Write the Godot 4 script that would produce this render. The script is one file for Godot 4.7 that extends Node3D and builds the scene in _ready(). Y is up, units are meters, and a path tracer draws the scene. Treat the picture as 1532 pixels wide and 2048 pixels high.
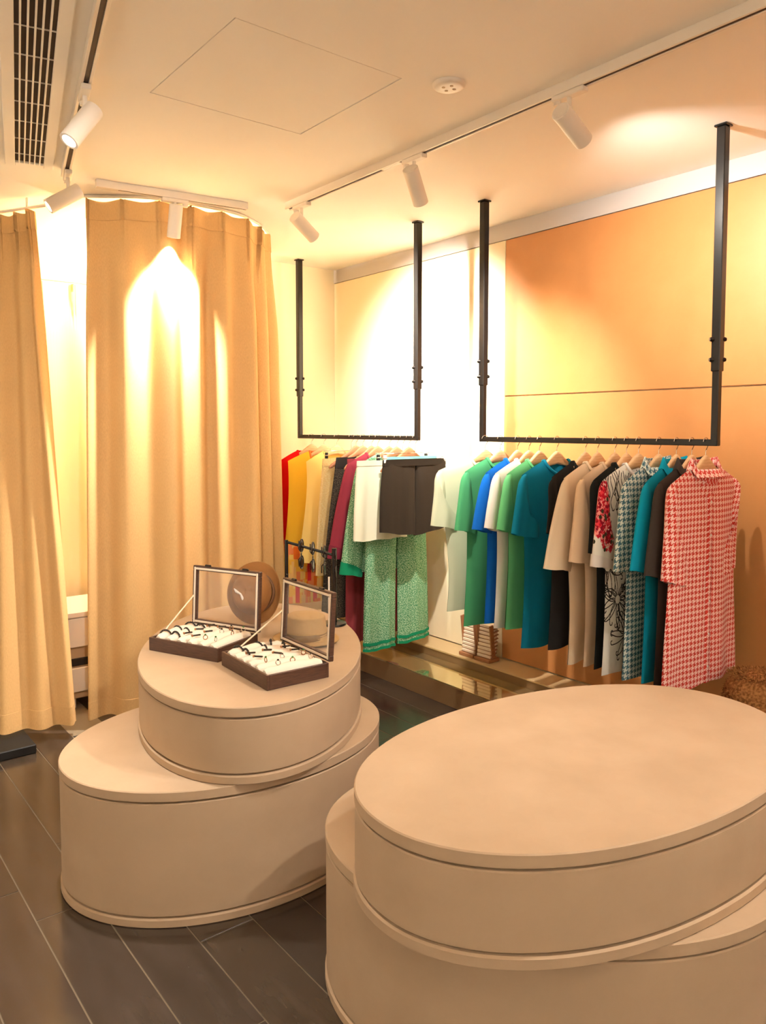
extends Node3D

const CEIL := 2.65
const RAIL_X := 2.885
const RAIL_Y := 1.445
const LAMP := Color(1.0, 0.97, 0.93)
var M := {}
var used := {}
var rng := RandomNumberGenerator.new()

# ------------------------------------------------------------------ nodes
func numbered(called: String) -> String:
	if not used.has(called):
		used[called] = 0
		return called
	used[called] += 1
	return "%s_%03d" % [called, used[called]]

func tag(o, label: String, category: String, group := ""):
	o.set_meta("label", label)
	o.set_meta("category", category)
	if group != "":
		o.set_meta("group", group)

func thing(called: String, label: String, category: String, at := Vector3.ZERO, turn := 0.0, group := "") -> Node3D:
	var o := Node3D.new()
	o.name = numbered(called)
	add_child(o)
	o.position = at
	o.rotation.y = turn
	tag(o, label, category, group)
	return o

func part(called: String, mesh: Mesh, m: Material, parent: Node3D, at := Vector3.ZERO, rot := Vector3.ZERO, label := "") -> MeshInstance3D:
	var o := MeshInstance3D.new()
	o.name = called
	o.mesh = mesh
	o.material_override = m
	o.position = at
	o.rotation = rot
	o.cast_shadow = GeometryInstance3D.SHADOW_CASTING_SETTING_ON
	if label != "":
		o.set_meta("label", label)
	parent.add_child(o, true)
	return o

func struct(called: String, mesh: Mesh, m: Material, at: Vector3, label: String, category: String, turn := 0.0) -> MeshInstance3D:
	var o := part(called, mesh, m, self, at, Vector3(0, turn, 0))
	tag(o, label, category)
	o.set_meta("kind", "structure")
	return o

# ------------------------------------------------------------------ materials
func rgb(r: int, g: int, b: int) -> Color:
	return Color(r / 255.0, g / 255.0, b / 255.0)

func mat(c: Color, rough := 0.8, metal := 0.0, spec := 0.5) -> StandardMaterial3D:
	var m := StandardMaterial3D.new()
	m.albedo_color = c
	m.roughness = rough
	m.metallic = metal
	m.metallic_specular = spec
	return m

func cloth(c: Color, weave := 0.12) -> StandardMaterial3D:
	var m := mat(c, 0.92, 0.0, 0.2)
	m.rim_enabled = true
	m.rim = 0.25
	m.rim_tint = 0.6
	m.normal_enabled = true
	m.normal_texture = M.weave_tex
	m.normal_scale = weave
	m.uv1_triplanar = true
	m.uv1_scale = Vector3(9, 9, 9)
	return m

func noise_tex(size: int, seed_: int, freq: float, a: Color, b: Color, stretch := Vector2.ONE, gain := 1.0, octaves := 4) -> ImageTexture:
	var n := FastNoiseLite.new()
	n.seed = seed_
	n.frequency = freq
	n.fractal_octaves = octaves
	n.noise_type = FastNoiseLite.TYPE_SIMPLEX_SMOOTH
	var img := Image.create(size, size, false, Image.FORMAT_RGB8)
	# sampled on a torus so that the tile repeats without seams
	for y in size:
		for x in size:
			var s := float(x) / size
			var t := float(y) / size
			var p := n.get_noise_2d(x * stretch.x, y * stretch.y)
			var q := n.get_noise_2d((x - size) * stretch.x, y * stretch.y)
			var r := n.get_noise_2d(x * stretch.x, (y - size) * stretch.y)
			var u := n.get_noise_2d((x - size) * stretch.x, (y - size) * stretch.y)
			var v := lerpf(lerpf(p, q, s), lerpf(r, u, s), t)
			img.set_pixel(x, y, a.lerp(b, clampf(0.5 + v * gain, 0.0, 1.0)))
	return ImageTexture.create_from_image(img)

func weave_texture() -> ImageTexture:
	var img := Image.create(128, 128, false, Image.FORMAT_RGB8)
	rng.seed = 5
	for y in 128:
		for x in 128:
			var over := ((x / 4) + (y / 4)) % 2 == 0
			var h: float = absf(sin(x * PI / 4.0)) if over else absf(sin(y * PI / 4.0))
			h = h * 0.7 + rng.randf() * 0.3
			img.set_pixel(x, y, Color(h, h, h))
	img.bump_map_to_normal_map(2.0)
	return ImageTexture.create_from_image(img)

func houndstooth(a: Color, b: Color) -> ImageTexture:
	var img := Image.create(256, 256, false, Image.FORMAT_RGB8)
	for y in 256:
		for x in 256:
			var tx := x / 8
			var ty := y / 8
			var warp := (tx + ty) % 4 < 2
			var dark := (tx % 8 < 4) if warp else (ty % 8 < 4)
			img.set_pixel(x, y, a if dark else b)
	return ImageTexture.create_from_image(img)

func dot(img: Image, px: float, py: float, r: int, c: Color):
	for j in range(-r, r + 1):
		for i in range(-r, r + 1):
			if i * i + j * j <= r * r + 1:
				var x := int(px) + i
				var y := int(py) + j
				if x >= 0 and y >= 0 and x < img.get_width() and y < img.get_height():
					img.set_pixel(x, y, c)

# the print of the white shirt: black drawn flower outlines and fringes
func line_print() -> ImageTexture:
	var img := Image.create(512, 768, false, Image.FORMAT_RGB8)
	img.fill(rgb(232, 226, 212))
	rng.seed = 31
	var ink := rgb(38, 34, 32)
	for c in [Vector2(120, 440), Vector2(330, 470), Vector2(230, 360), Vector2(430, 400), Vector2(60, 330), Vector2(180, 560), Vector2(400, 560)]:
		for k in 26:
			var a := k * TAU / 26.0 + rng.randf() * 0.2
			var p: Vector2 = c + Vector2.from_angle(a) * 14
			var bend := rng.randf_range(-0.035, 0.035)
			for s in 55:
				p += Vector2.from_angle(a) * 1.5
				a += bend
				dot(img, p.x, p.y, 1, ink)
			# round end of the petal
			for s in 16:
				a += 0.2 * signf(bend)
				p += Vector2.from_angle(a) * 1.3
				dot(img, p.x, p.y, 1, ink)
	for k in 44:
		var x := 20.0 + k * 11.0
		var y := 20.0 + rng.randf() * 20
		var len := 60 + rng.randi() % 90
		for s in len:
			y += 1
			x += sin(s * 0.09 + k) * 0.55
			dot(img, x, y, 1, ink)
		for s in 18:
			var t := s * PI / 17.0
			dot(img, x + 6 - 6 * cos(t), y + 6 * sin(t), 1, ink)
	return ImageTexture.create_from_image(img)

# the sleeve of the same shirt: red blooms on white
func bloom_print() -> ImageTexture:
	var img := Image.create(256, 384, false, Image.FORMAT_RGB8)
	img.fill(rgb(232, 226, 212))
	rng.seed = 12
	var reds := [rgb(196, 24, 44), rgb(224, 60, 70), rgb(140, 16, 36), rgb(240, 150, 140)]
	for b in 16:
		var c := Vector2(rng.randf_range(20, 236), rng.randf_range(110, 320))
		for k in 150:
			var q := Vector2.from_angle(rng.randf() * TAU) * 36.0 * sqrt(rng.randf())
			dot(img, c.x + q.x, c.y + q.y, 4, reds[int(q.length() / 10.0 + rng.randf() * 2) % 4])
	for k in 60:
		dot(img, rng.randf_range(0, 256), rng.randf_range(110, 320), 5, rgb(60, 62, 40))
	return ImageTexture.create_from_image(img)

# the dress hem: painted orange, red and yellow patches
func patch_print() -> ImageTexture:
	var img := Image.create(256, 256, false, Image.FORMAT_RGB8)
	img.fill(rgb(250, 190, 70))
	rng.seed = 77
	var cs := [rgb(244, 120, 40), rgb(230, 60, 60), rgb(252, 210, 110), rgb(250, 150, 90), rgb(250, 200, 120)]
	for k in 70:
		img.fill_rect(Rect2i(rng.randi() % 250, rng.randi() % 250, 10 + rng.randi() % 26, 24 + rng.randi() % 60), cs[rng.randi() % 5])
	return ImageTexture.create_from_image(img)

func printed(tex: Texture2D, size: Vector2) -> StandardMaterial3D:
	var m := mat(Color.WHITE, 0.9, 0.0, 0.2)
	m.albedo_texture = tex
	m.uv1_scale = Vector3(1.0 / size.x, 1.0 / size.y, 1)
	m.rim_enabled = true
	m.rim = 0.2
	m.rim_tint = 0.6
	return m

func make_materials():
	M.weave_tex = weave_texture()
	M.ceiling = mat(rgb(250, 244, 234), 0.95, 0.0, 0.2)
	M.cream_wall = mat(rgb(242, 226, 192), 0.85, 0.0, 0.3)
	M.white_wall = mat(rgb(240, 234, 224), 0.85, 0.0, 0.3)
	M.soffit = mat(rgb(200, 194, 190), 0.85, 0.0, 0.3)
	M.panel = mat(Color.WHITE, 0.42, 0.0, 0.5)
	M.panel.albedo_texture = noise_tex(256, 8, 0.02, rgb(198, 136, 80), rgb(202, 140, 84), Vector2(1.0, 1.0), 1.0)
	M.panel.uv1_triplanar = true
	M.panel.uv1_scale = Vector3(1.4, 1.4, 1.4)
	M.plinth = mat(Color.WHITE, 0.62, 0.0, 0.35)
	M.plinth.albedo_texture = noise_tex(256, 21, 0.012, rgb(176, 150, 121), rgb(186, 160, 131), Vector2.ONE, 1.0)
	M.plinth.uv1_triplanar = true
	M.plinth.uv1_scale = Vector3(1.1, 1.1, 1.1)
	M.white_metal = mat(rgb(236, 226, 212), 0.42)
	M.slot = mat(rgb(66, 46, 34), 0.7)
	M.copper = mat(rgb(170, 120, 80), 0.4, 0.8)
	M.black_steel = mat(rgb(44, 42, 40), 0.25, 0.55)
	M.bolt = mat(rgb(50, 44, 40), 0.3, 0.8)
	M.chrome = mat(rgb(220, 214, 205), 0.16, 1.0)
	M.vent_dark = mat(rgb(70, 56, 46), 0.9)
	M.curtain = cloth(rgb(222, 184, 128), 0.0)
	M.curtain.normal_enabled = false
	M.curtain.albedo_texture = noise_tex(256, 44, 0.3, rgb(238, 230, 220), rgb(255, 250, 244), Vector2(1.0, 0.3), 1.0)
	M.curtain.uv1_scale = Vector3(2.2, 2.2, 2.2)
	M.sheer = cloth(rgb(240, 226, 184), 0.3)
	M.white_lacquer = mat(rgb(240, 236, 226), 0.4)
	M.beige = mat(rgb(190, 164, 130), 0.7)
	M.black = mat(rgb(24, 22, 20), 0.6)
	M.step_front = mat(rgb(120, 92, 60), 0.5)
	M.step_gloss = mat(rgb(240, 224, 176), 0.06, 0.9, 0.9)
	M.step_top = mat(rgb(196, 168, 124), 0.28, 0.0, 0.6)
	M.planks = []
	for k in 4:
		var base: Color = [rgb(62, 51, 43), rgb(56, 46, 40), rgb(68, 55, 43), rgb(53, 44, 38)][k]
		var pm := mat(Color.WHITE, 0.2, 0.0, 0.8)
		pm.albedo_texture = noise_tex(256, 60 + k, 0.03, base.darkened(0.16), base.lightened(0.05), Vector2(1.6, 0.25), 1.0)
		pm.uv1_triplanar = true
		pm.uv1_world_triplanar = true
		pm.uv1_scale = Vector3(1.3, 1.3, 1.3)
		M.planks.append(pm)
	M.grout = mat(rgb(112, 97, 76), 0.9)
	M.wood = mat(Color.WHITE, 0.5)
	M.wood.albedo_texture = noise_tex(256, 90, 0.04, rgb(206, 160, 112), rgb(230, 192, 146), Vector2(0.4, 4.0), 1.0)
	M.wood.uv1_triplanar = true
	M.wood.uv1_scale = Vector3(3, 3, 3)
	M.brown_hanger = mat(rgb(176, 118, 82), 0.5)
	M.box_wood = mat(Color.WHITE, 0.45)
	M.box_wood.albedo_texture = noise_tex(256, 91, 0.04, rgb(66, 42, 32), rgb(92, 62, 46), Vector2(0.4, 4.0), 1.0)
	M.box_wood.uv1_triplanar = true
	M.box_wood.uv1_scale = Vector3(4, 4, 4)
	M.velvet = cloth(rgb(240, 226, 206), 0.3)
	M.glass = mat(Color(0.95, 0.96, 0.95, 0.05), 0.02, 0.0, 0.2)
	M.glass.transparency = BaseMaterial3D.TRANSPARENCY_ALPHA
	M.cord = mat(rgb(238, 220, 190), 0.6)
	M.felt = cloth(rgb(146, 100, 56), 0.3)
	M.ribbon = mat(rgb(226, 216, 206), 0.5)
	M.straw = mat(Color.WHITE, 0.8)
	M.straw.albedo_texture = noise_tex(256, 95, 0.08, rgb(150, 116, 70), rgb(196, 162, 108), Vector2(0.5, 4.0), 1.2)
	M.straw.uv1_scale = Vector3(3, 6, 1)
	M.lens = mat(Color(0.16, 0.12, 0.09), 0.05, 0.0, 0.8)
	M.acetate = mat(rgb(34, 26, 22), 0.15, 0.0, 0.6)
	M.green_stone = mat(rgb(60, 120, 60), 0.2)
	M.card = mat(rgb(238, 218, 196), 0.7)
	M.slat_wood = mat(rgb(160, 108, 70), 0.6)
	M.fur = mat(Color.WHITE, 0.95, 0.0, 0.1)
	M.fur.albedo_texture = noise_tex(256, 99, 0.09, rgb(110, 70, 36), rgb(190, 134, 80), Vector2.ONE, 1.6)
	M.fur.uv1_triplanar = true
	M.fur.uv1_scale = Vector3(3, 3, 3)
	M.glow = mat(Color(1, 0.95, 0.86), 0.5)
	M.glow.emission_enabled = true
	M.glow.emission = Color(1, 0.94, 0.86)
	M.glow.emission_energy_multiplier = 6.0
	# garments
	M.check_red = printed(houndstooth(rgb(200, 58, 48), rgb(244, 206, 194)), Vector2(0.088, 0.088))
	M.check_blue = printed(houndstooth(rgb(70, 104, 112), rgb(214, 216, 200)), Vector2(0.092, 0.092))
	M.lines = printed(line_print(), Vector2(0.5, 0.98))
	M.blooms = printed(bloom_print(), Vector2(0.3, 0.62))
	M.patches = printed(patch_print(), Vector2(0.3, 0.4))
	M.tweed = mat(Color.WHITE, 0.95, 0.0, 0.1)
	M.tweed.albedo_texture = noise_tex(256, 70, 0.2, rgb(40, 112, 72), rgb(188, 214, 178), Vector2.ONE, 2.4, 2)
	M.tweed.uv1_triplanar = true
	M.tweed.uv1_scale = Vector3(2.6, 2.6, 2.6)
	M.dark_print = mat(Color.WHITE, 0.9, 0.0, 0.1)
	M.dark_print.albedo_texture = noise_tex(256, 71, 0.1, rgb(16, 18, 22), rgb(120, 104, 84), Vector2.ONE, 0.9, 3)
	M.dark_print.uv1_triplanar = true
	M.dark_print.uv1_scale = Vector3(4, 4, 4)
	M.cream_print = mat(Color.WHITE, 0.9, 0.0, 0.1)
	M.cream_print.albedo_texture = noise_tex(256, 72, 0.12, rgb(240, 222, 170), rgb(222, 176, 104), Vector2(0.4, 2.5), 1.0, 2)
	M.cream_print.uv1_triplanar = true
	M.cream_print.uv1_scale = Vector3(4, 4, 4)

# ------------------------------------------------------------------ mesh makers
func tri_out(st: SurfaceTool, a: Vector3, b: Vector3, c: Vector3):
	if (b - a).cross(c - a).dot(a + b + c) > 0:
		var t := b
		b = c
		c = t
	st.add_vertex(a)
	st.add_vertex(b)
	st.add_vertex(c)

# a box with chamfered edges, centred on the origin
func cbox(size: Vector3, bevel := 0.003) -> ArrayMesh:
	var h := size * 0.5
	var k: float = minf(bevel, minf(h.x, minf(h.y, h.z)) * 0.6)
	var st := SurfaceTool.new()
	st.begin(Mesh.PRIMITIVE_TRIANGLES)
	st.set_smooth_group(-1)
	var pt := func(ax: int, s: Vector3) -> Vector3:
		var v := Vector3.ZERO
		for i in 3:
			v[i] = s[i] * (h[i] if i == ax else h[i] - k)
		return v
	for ax in 3:
		var b := (ax + 1) % 3
		var c := (ax + 2) % 3
		for s in [-1.0, 1.0]:
			var q := []
			for e in [[-1.0, -1.0], [1.0, -1.0], [1.0, 1.0], [-1.0, 1.0]]:
				var sg := Vector3.ZERO
				sg[ax] = s
				sg[b] = e[0]
				sg[c] = e[1]
				q.append(pt.call(ax, sg))
			tri_out(st, q[0], q[1], q[2])
			tri_out(st, q[0], q[2], q[3])
			# edge between face ax (sign s) and face b (sign t)
			for t in [-1.0, 1.0]:
				var s0 := Vector3.ZERO
				s0[ax] = s
				s0[b] = t
				s0[c] = -1.0
				var s1 := s0
				s1[c] = 1.0
				var A: Vector3 = pt.call(ax, s0)
				var B: Vector3 = pt.call(ax, s1)
				var C: Vector3 = pt.call(b, s1)
				var D: Vector3 = pt.call(b, s0)
				tri_out(st, A, B, C)
				tri_out(st, A, C, D)
	for i in 8:
		var s := Vector3(-1.0 if i & 1 else 1.0, -1.0 if i & 2 else 1.0, -1.0 if i & 4 else 1.0)
		tri_out(st, pt.call(0, s), pt.call(1, s), pt.call(2, s))
	st.generate_normals()
	return st.commit()

# rows of points joined to a surface; hard = every band keeps its own edge
func rows_into(st: SurfaceTool, rows: Array, close := false, uvs: Array = [], hard := false, cap0 := false, cap1 := false, group0 := 0):
	var n: int = rows[0].size()
	for j in rows.size() - 1:
		st.set_smooth_group(group0 + (j if hard else 0))
		for i in (n if close else n - 1):
			var k := (i + 1) % n
			var quad := [[j, i], [j, k], [j + 1, k], [j, i], [j + 1, k], [j + 1, i]]
			for e in quad:
				if not uvs.is_empty():
					st.set_uv(uvs[e[0]][e[1]])
				else:
					st.set_uv(Vector2(float(e[1]) / n, float(e[0]) / rows.size()))
				st.add_vertex(rows[e[0]][e[1]])
	for c in 2:
		if (c == 0 and not cap0) or (c == 1 and not cap1):
			continue
		var row = rows[0] if c == 0 else rows[rows.size() - 1]
		var mid := Vector3.ZERO
		for p in row:
			mid += p
		mid /= n
		st.set_smooth_group(group0 + 500 + c)
		for i in n:
			var k := (i + 1) % n
			var t := [mid, row[k], row[i]] if c == 0 else [mid, row[i], row[k]]
			for p in t:
				st.set_uv(Vector2(p.x, p.z))
				st.add_vertex(p)

func new_st() -> SurfaceTool:
	var st := SurfaceTool.new()
	st.begin(Mesh.PRIMITIVE_TRIANGLES)
	return st

func done(st: SurfaceTool) -> ArrayMesh:
	st.generate_normals()
	return st.commit()

func rows_mesh(rows: Array, close := false, uvs: Array = [], hard := false, cap0 := false, cap1 := false) -> ArrayMesh:
	var st := new_st()
	rows_into(st, rows, close, uvs, hard, cap0, cap1)
	return done(st)

func lathe(profile: Array, seg := 32, hard := true, cap0 := true, cap1 := true) -> ArrayMesh:
	var rows := []
	for p in profile:
		var r := PackedVector3Array()
		for i in seg:
			var a := -TAU * i / seg
			r.append(Vector3(p[0] * cos(a), p[1], p[0] * sin(a)))
		rows.append(r)
	return rows_mesh(rows, true, [], hard, cap0, cap1)

func tube_into(st: SurfaceTool, pts: Array, rad, seg := 8, group0 := 0):
	var rows := []
	var side := Vector3.ZERO
	for i in pts.size():
		var d: Vector3 = (pts[mini(i + 1, pts.size() - 1)] - pts[maxi(i - 1, 0)]).normalized()
		if side == Vector3.ZERO:
			side = d.cross(Vector3.UP if absf(d.y) < 0.9 else Vector3.RIGHT).normalized()
		side = (side - d * side.dot(d)).normalized()
		var up := d.cross(side)
		var r: float = rad[i] if rad is Array else rad
		var row := PackedVector3Array()
		for k in seg:
			var a := TAU * k / seg
			row.append(pts[i] + (side * cos(a) + up * sin(a)) * r)
		rows.append(row)
	rows_into(st, rows, true, [], false, true, true, group0)

func tube(pts: Array, rad, seg := 8) -> ArrayMesh:
	var st := new_st()
	tube_into(st, pts, rad, seg)
	return done(st)

func poly_at(poly: Array, t: float) -> Vector2:
	var n := poly.size() - 1
	var f: float = clampf(t, 0.0, 1.0) * n
	var i: int = mini(int(f), n - 1)
	# smooth through the points
	var p0: Vector2 = poly[maxi(i - 1, 0)]
	var p1: Vector2 = poly[i]
	var p2: Vector2 = poly[i + 1]
	var p3: Vector2 = poly[mini(i + 2, n)]
	return p1.cubic_interpolate(p2, p0, p3, f - i)

# a flat tube of cloth between two outlines (front and back panel), open at both ends
# o: thick, fold, waves, phase, curl, t0, t1, grow
func pouch(left: Array, right: Array, o: Dictionary) -> ArrayMesh:
	var st := new_st()
	pouch_into(st, left, right, o, 0)
	return done(st)

func pouch_into(st: SurfaceTool, left: Array, right: Array, o: Dictionary, group0 := 0):
	var nv: int = o.get("nv", 22)
	var nu: int = o.get("nu", 16)
	var t0: float = o.get("t0", 0.0)
	var t1: float = o.get("t1", 1.0)
	var grow: float = o.get("grow", 0.0)
	var ph: float = o.get("phase", 0.0)
	var wv: float = o.get("waves", 3.0)
	var fold: float = o.get("fold", 0.012)
	var rows := []
	var uvs := []
	for j in nv + 1:
		var t := lerpf(t0, t1, float(j) / nv)
		var L := poly_at(left, t)
		var R := poly_at(right, t)
		var row := PackedVector3Array()
		var uv := []
		var arc := 0.0
		for k in 2 * nu:
			var front := k < nu
			var s: float = float(k) / nu if front else 1.0 - float(k - nu) / nu
			var sd := 1.0 if front else -1.0
			var p := L.lerp(R, s)
			if grow != 0.0:
				p += (R - L).normalized() * grow * (s * 2.0 - 1.0)
			var u := s * 2.0 - 1.0
			var z: float = sd * (o.get("thick", 0.02) * sqrt(maxf(0.0, 1.0 - absf(u) ** 2.6)) * lerpf(o.get("top", 0.5), 1.0, smoothstep(0.0, 0.35, t)) + grow)
			z += fold * lerpf(0.15, 1.0, t) * (sin(s * wv * TAU + ph + t * 0.9) + 0.45 * sin(s * wv * 2.3 * TAU + ph * 1.7))
			z += sd * fold * 0.35 * t * sin(s * wv * 1.6 * TAU + ph * 2.1)
			z += o.get("curl", 0.0) * p.x * p.x
			row.append(Vector3(p.x, p.y + fold * 0.5 * t * sin(s * wv * TAU + ph + 1.0), z))
			if k > 0:
				arc += Vector2(row[k].x - row[k - 1].x, row[k].z - row[k - 1].z).length()
			uv.append(Vector2(L.x + arc, -p.y))
		rows.append(row)
		uvs.append(uv)
	rows_into(st, rows, true, uvs, false, false, false, group0)

# ------------------------------------------------------------------ garments
# body of a top: front and back panel with a neck hole; origin on the rail
func body_mesh(g: Dictionary) -> ArrayMesh:
	var st := new_st()
	var nu := 30
	var nv := 26
	var hw: float = g.hw
	var hem: float = g.hem
	var ph: float = g.phase
	for sd in [1.0, -1.0]:
		var rows := []
		var uvs := []
		for j in nv + 2:
			var v: float = 0.0 if j == 0 else (0.014 if j == 1 else float(j - 1) / nv)
			var W: float = lerpf(hw, g.hem_hw, smoothstep(0.0, 0.9, v)) - 0.018 * sin(v * PI)
			var row := PackedVector3Array()
			var uv := []
			var arc := 0.0
			for i in nu + 1:
				var u := -1.0 + 2.0 * i / nu
				var a := absf(u) * hw
				var yt: float
				var open := 0.0
				if a < g.nw:
					var q := sqrt(1.0 - (a / g.nw) ** 2)
					yt = g.top - (g.nd if sd > 0 else 0.012) * q
					open = q
				else:
					yt = lerpf(g.top, g.sh, ((a - g.nw) / (hw - g.nw)) ** 1.15)
				var yh: float = hem + 0.006 * sin(u * 5.0 + ph)
				var x := u * W
				var y := lerpf(yt, yh, v)
				var z: float = sd * g.thick * sqrt(maxf(0.0, 1.0 - absf(u) ** 3.0)) * lerpf(0.72, 1.0, smoothstep(0.0, 0.22, v))
				if a >= g.nw:
					z *= sqrt(smoothstep(0.0, 0.05, v + 0.0005))
				z = sd * maxf(sd * z, open * g.nz * (1.0 - smoothstep(0.0, 0.16, v)))
				var f: float = g.fold
				z += f * pow(v, 0.8) * (sin(u * 4.2 + ph) + 0.5 * sin(u * 9.5 + ph * 1.9 + v * 1.5))
				z += sd * f * 0.4 * v * sin(u * 7.0 + ph * 2.7)
				z += g.curl * x * x
				row.append(Vector3(x, y, z))
				if i > 0:
					arc += Vector2(row[i].x - row[i - 1].x, row[i].z - row[i - 1].z).length()
				uv.append(Vector2(0.26 - W + arc, g.top - y))
			rows.append(row)
			uvs.append(uv)
		rows_into(st, rows, false, uvs, false, false, false, 0 if sd > 0 else 1)
	return done(st)

func neck_loop(g: Dictionary, grow := 0.0) -> Array:
	var pts := []
	for i in 28:
		var a := TAU * i / 28.0
		var x: float = g.nw * cos(a)
		var q := sin(a)
		var y: float = g.top - (g.nd if q > 0 else 0.012) * absf(q)
		pts.append(Vector3(x * (1.0 + grow), y, (g.nz * (1.0 + grow) + 0.004) * q + g.curl * x * x))
	return pts

func hanger(parent_label: String, z: float, wood: Material, group: String, yaw := 0.0, pale := true) -> Node3D:
	var o := thing("clothes_hanger", parent_label, "hanger", Vector3(RAIL_X, RAIL_Y, z), yaw, group)
	# arm: a curved wooden bar, thick in the middle
	var rows := []
	for i in 25:
		var s := -1.0 + 2.0 * i / 24.0
		var a := absf(s)
		var x := s * 0.2
		var y := -0.08 - 0.105 * pow(a, 1.2)
		var hh := lerpf(0.03, 0.012, smoothstep(0.0, 0.4, a))
		var dd := lerpf(0.0085, 0.0115, smoothstep(0.3, 1.0, a))
		if i == 0 or i == 24:
			hh *= 0.4
			dd *= 0.5
		var row := PackedVector3Array()
		for k in 12:
			var q := TAU * k / 12.0
			row.append(Vector3(x, y + hh * clampf(sin(q) * 1.25, -1, 1), dd * clampf(cos(q) * 1.25, -1, 1) - 0.006 * a * a))
		rows.append(row)
	part("arm", rows_mesh(rows, true, [], false, true, true), wood, o)
	var pts := []
	for i in 13:
		var q := -0.5 + 4.1 * i / 12.0
		pts.append(Vector3(0, 0.0 + 0.0195 * sin(q), -0.0)+ Vector3(0.0195 * cos(q), 0, 0))
	pts.reverse()
	pts = [Vector3(0, -0.05, 0), Vector3(0, -0.035, 0), Vector3(0.006, -0.026, 0)] + [Vector3(0.017, -0.012, 0)]
	for i in 12:
		var q := -0.3 + 3.3 * i / 11.0
		pts.append(Vector3(0.0195 * cos(q), 0.0195 * sin(q), 0))
	part("hook", tube(pts, 0.0018, 6), M.chrome, o)
	return o

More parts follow.
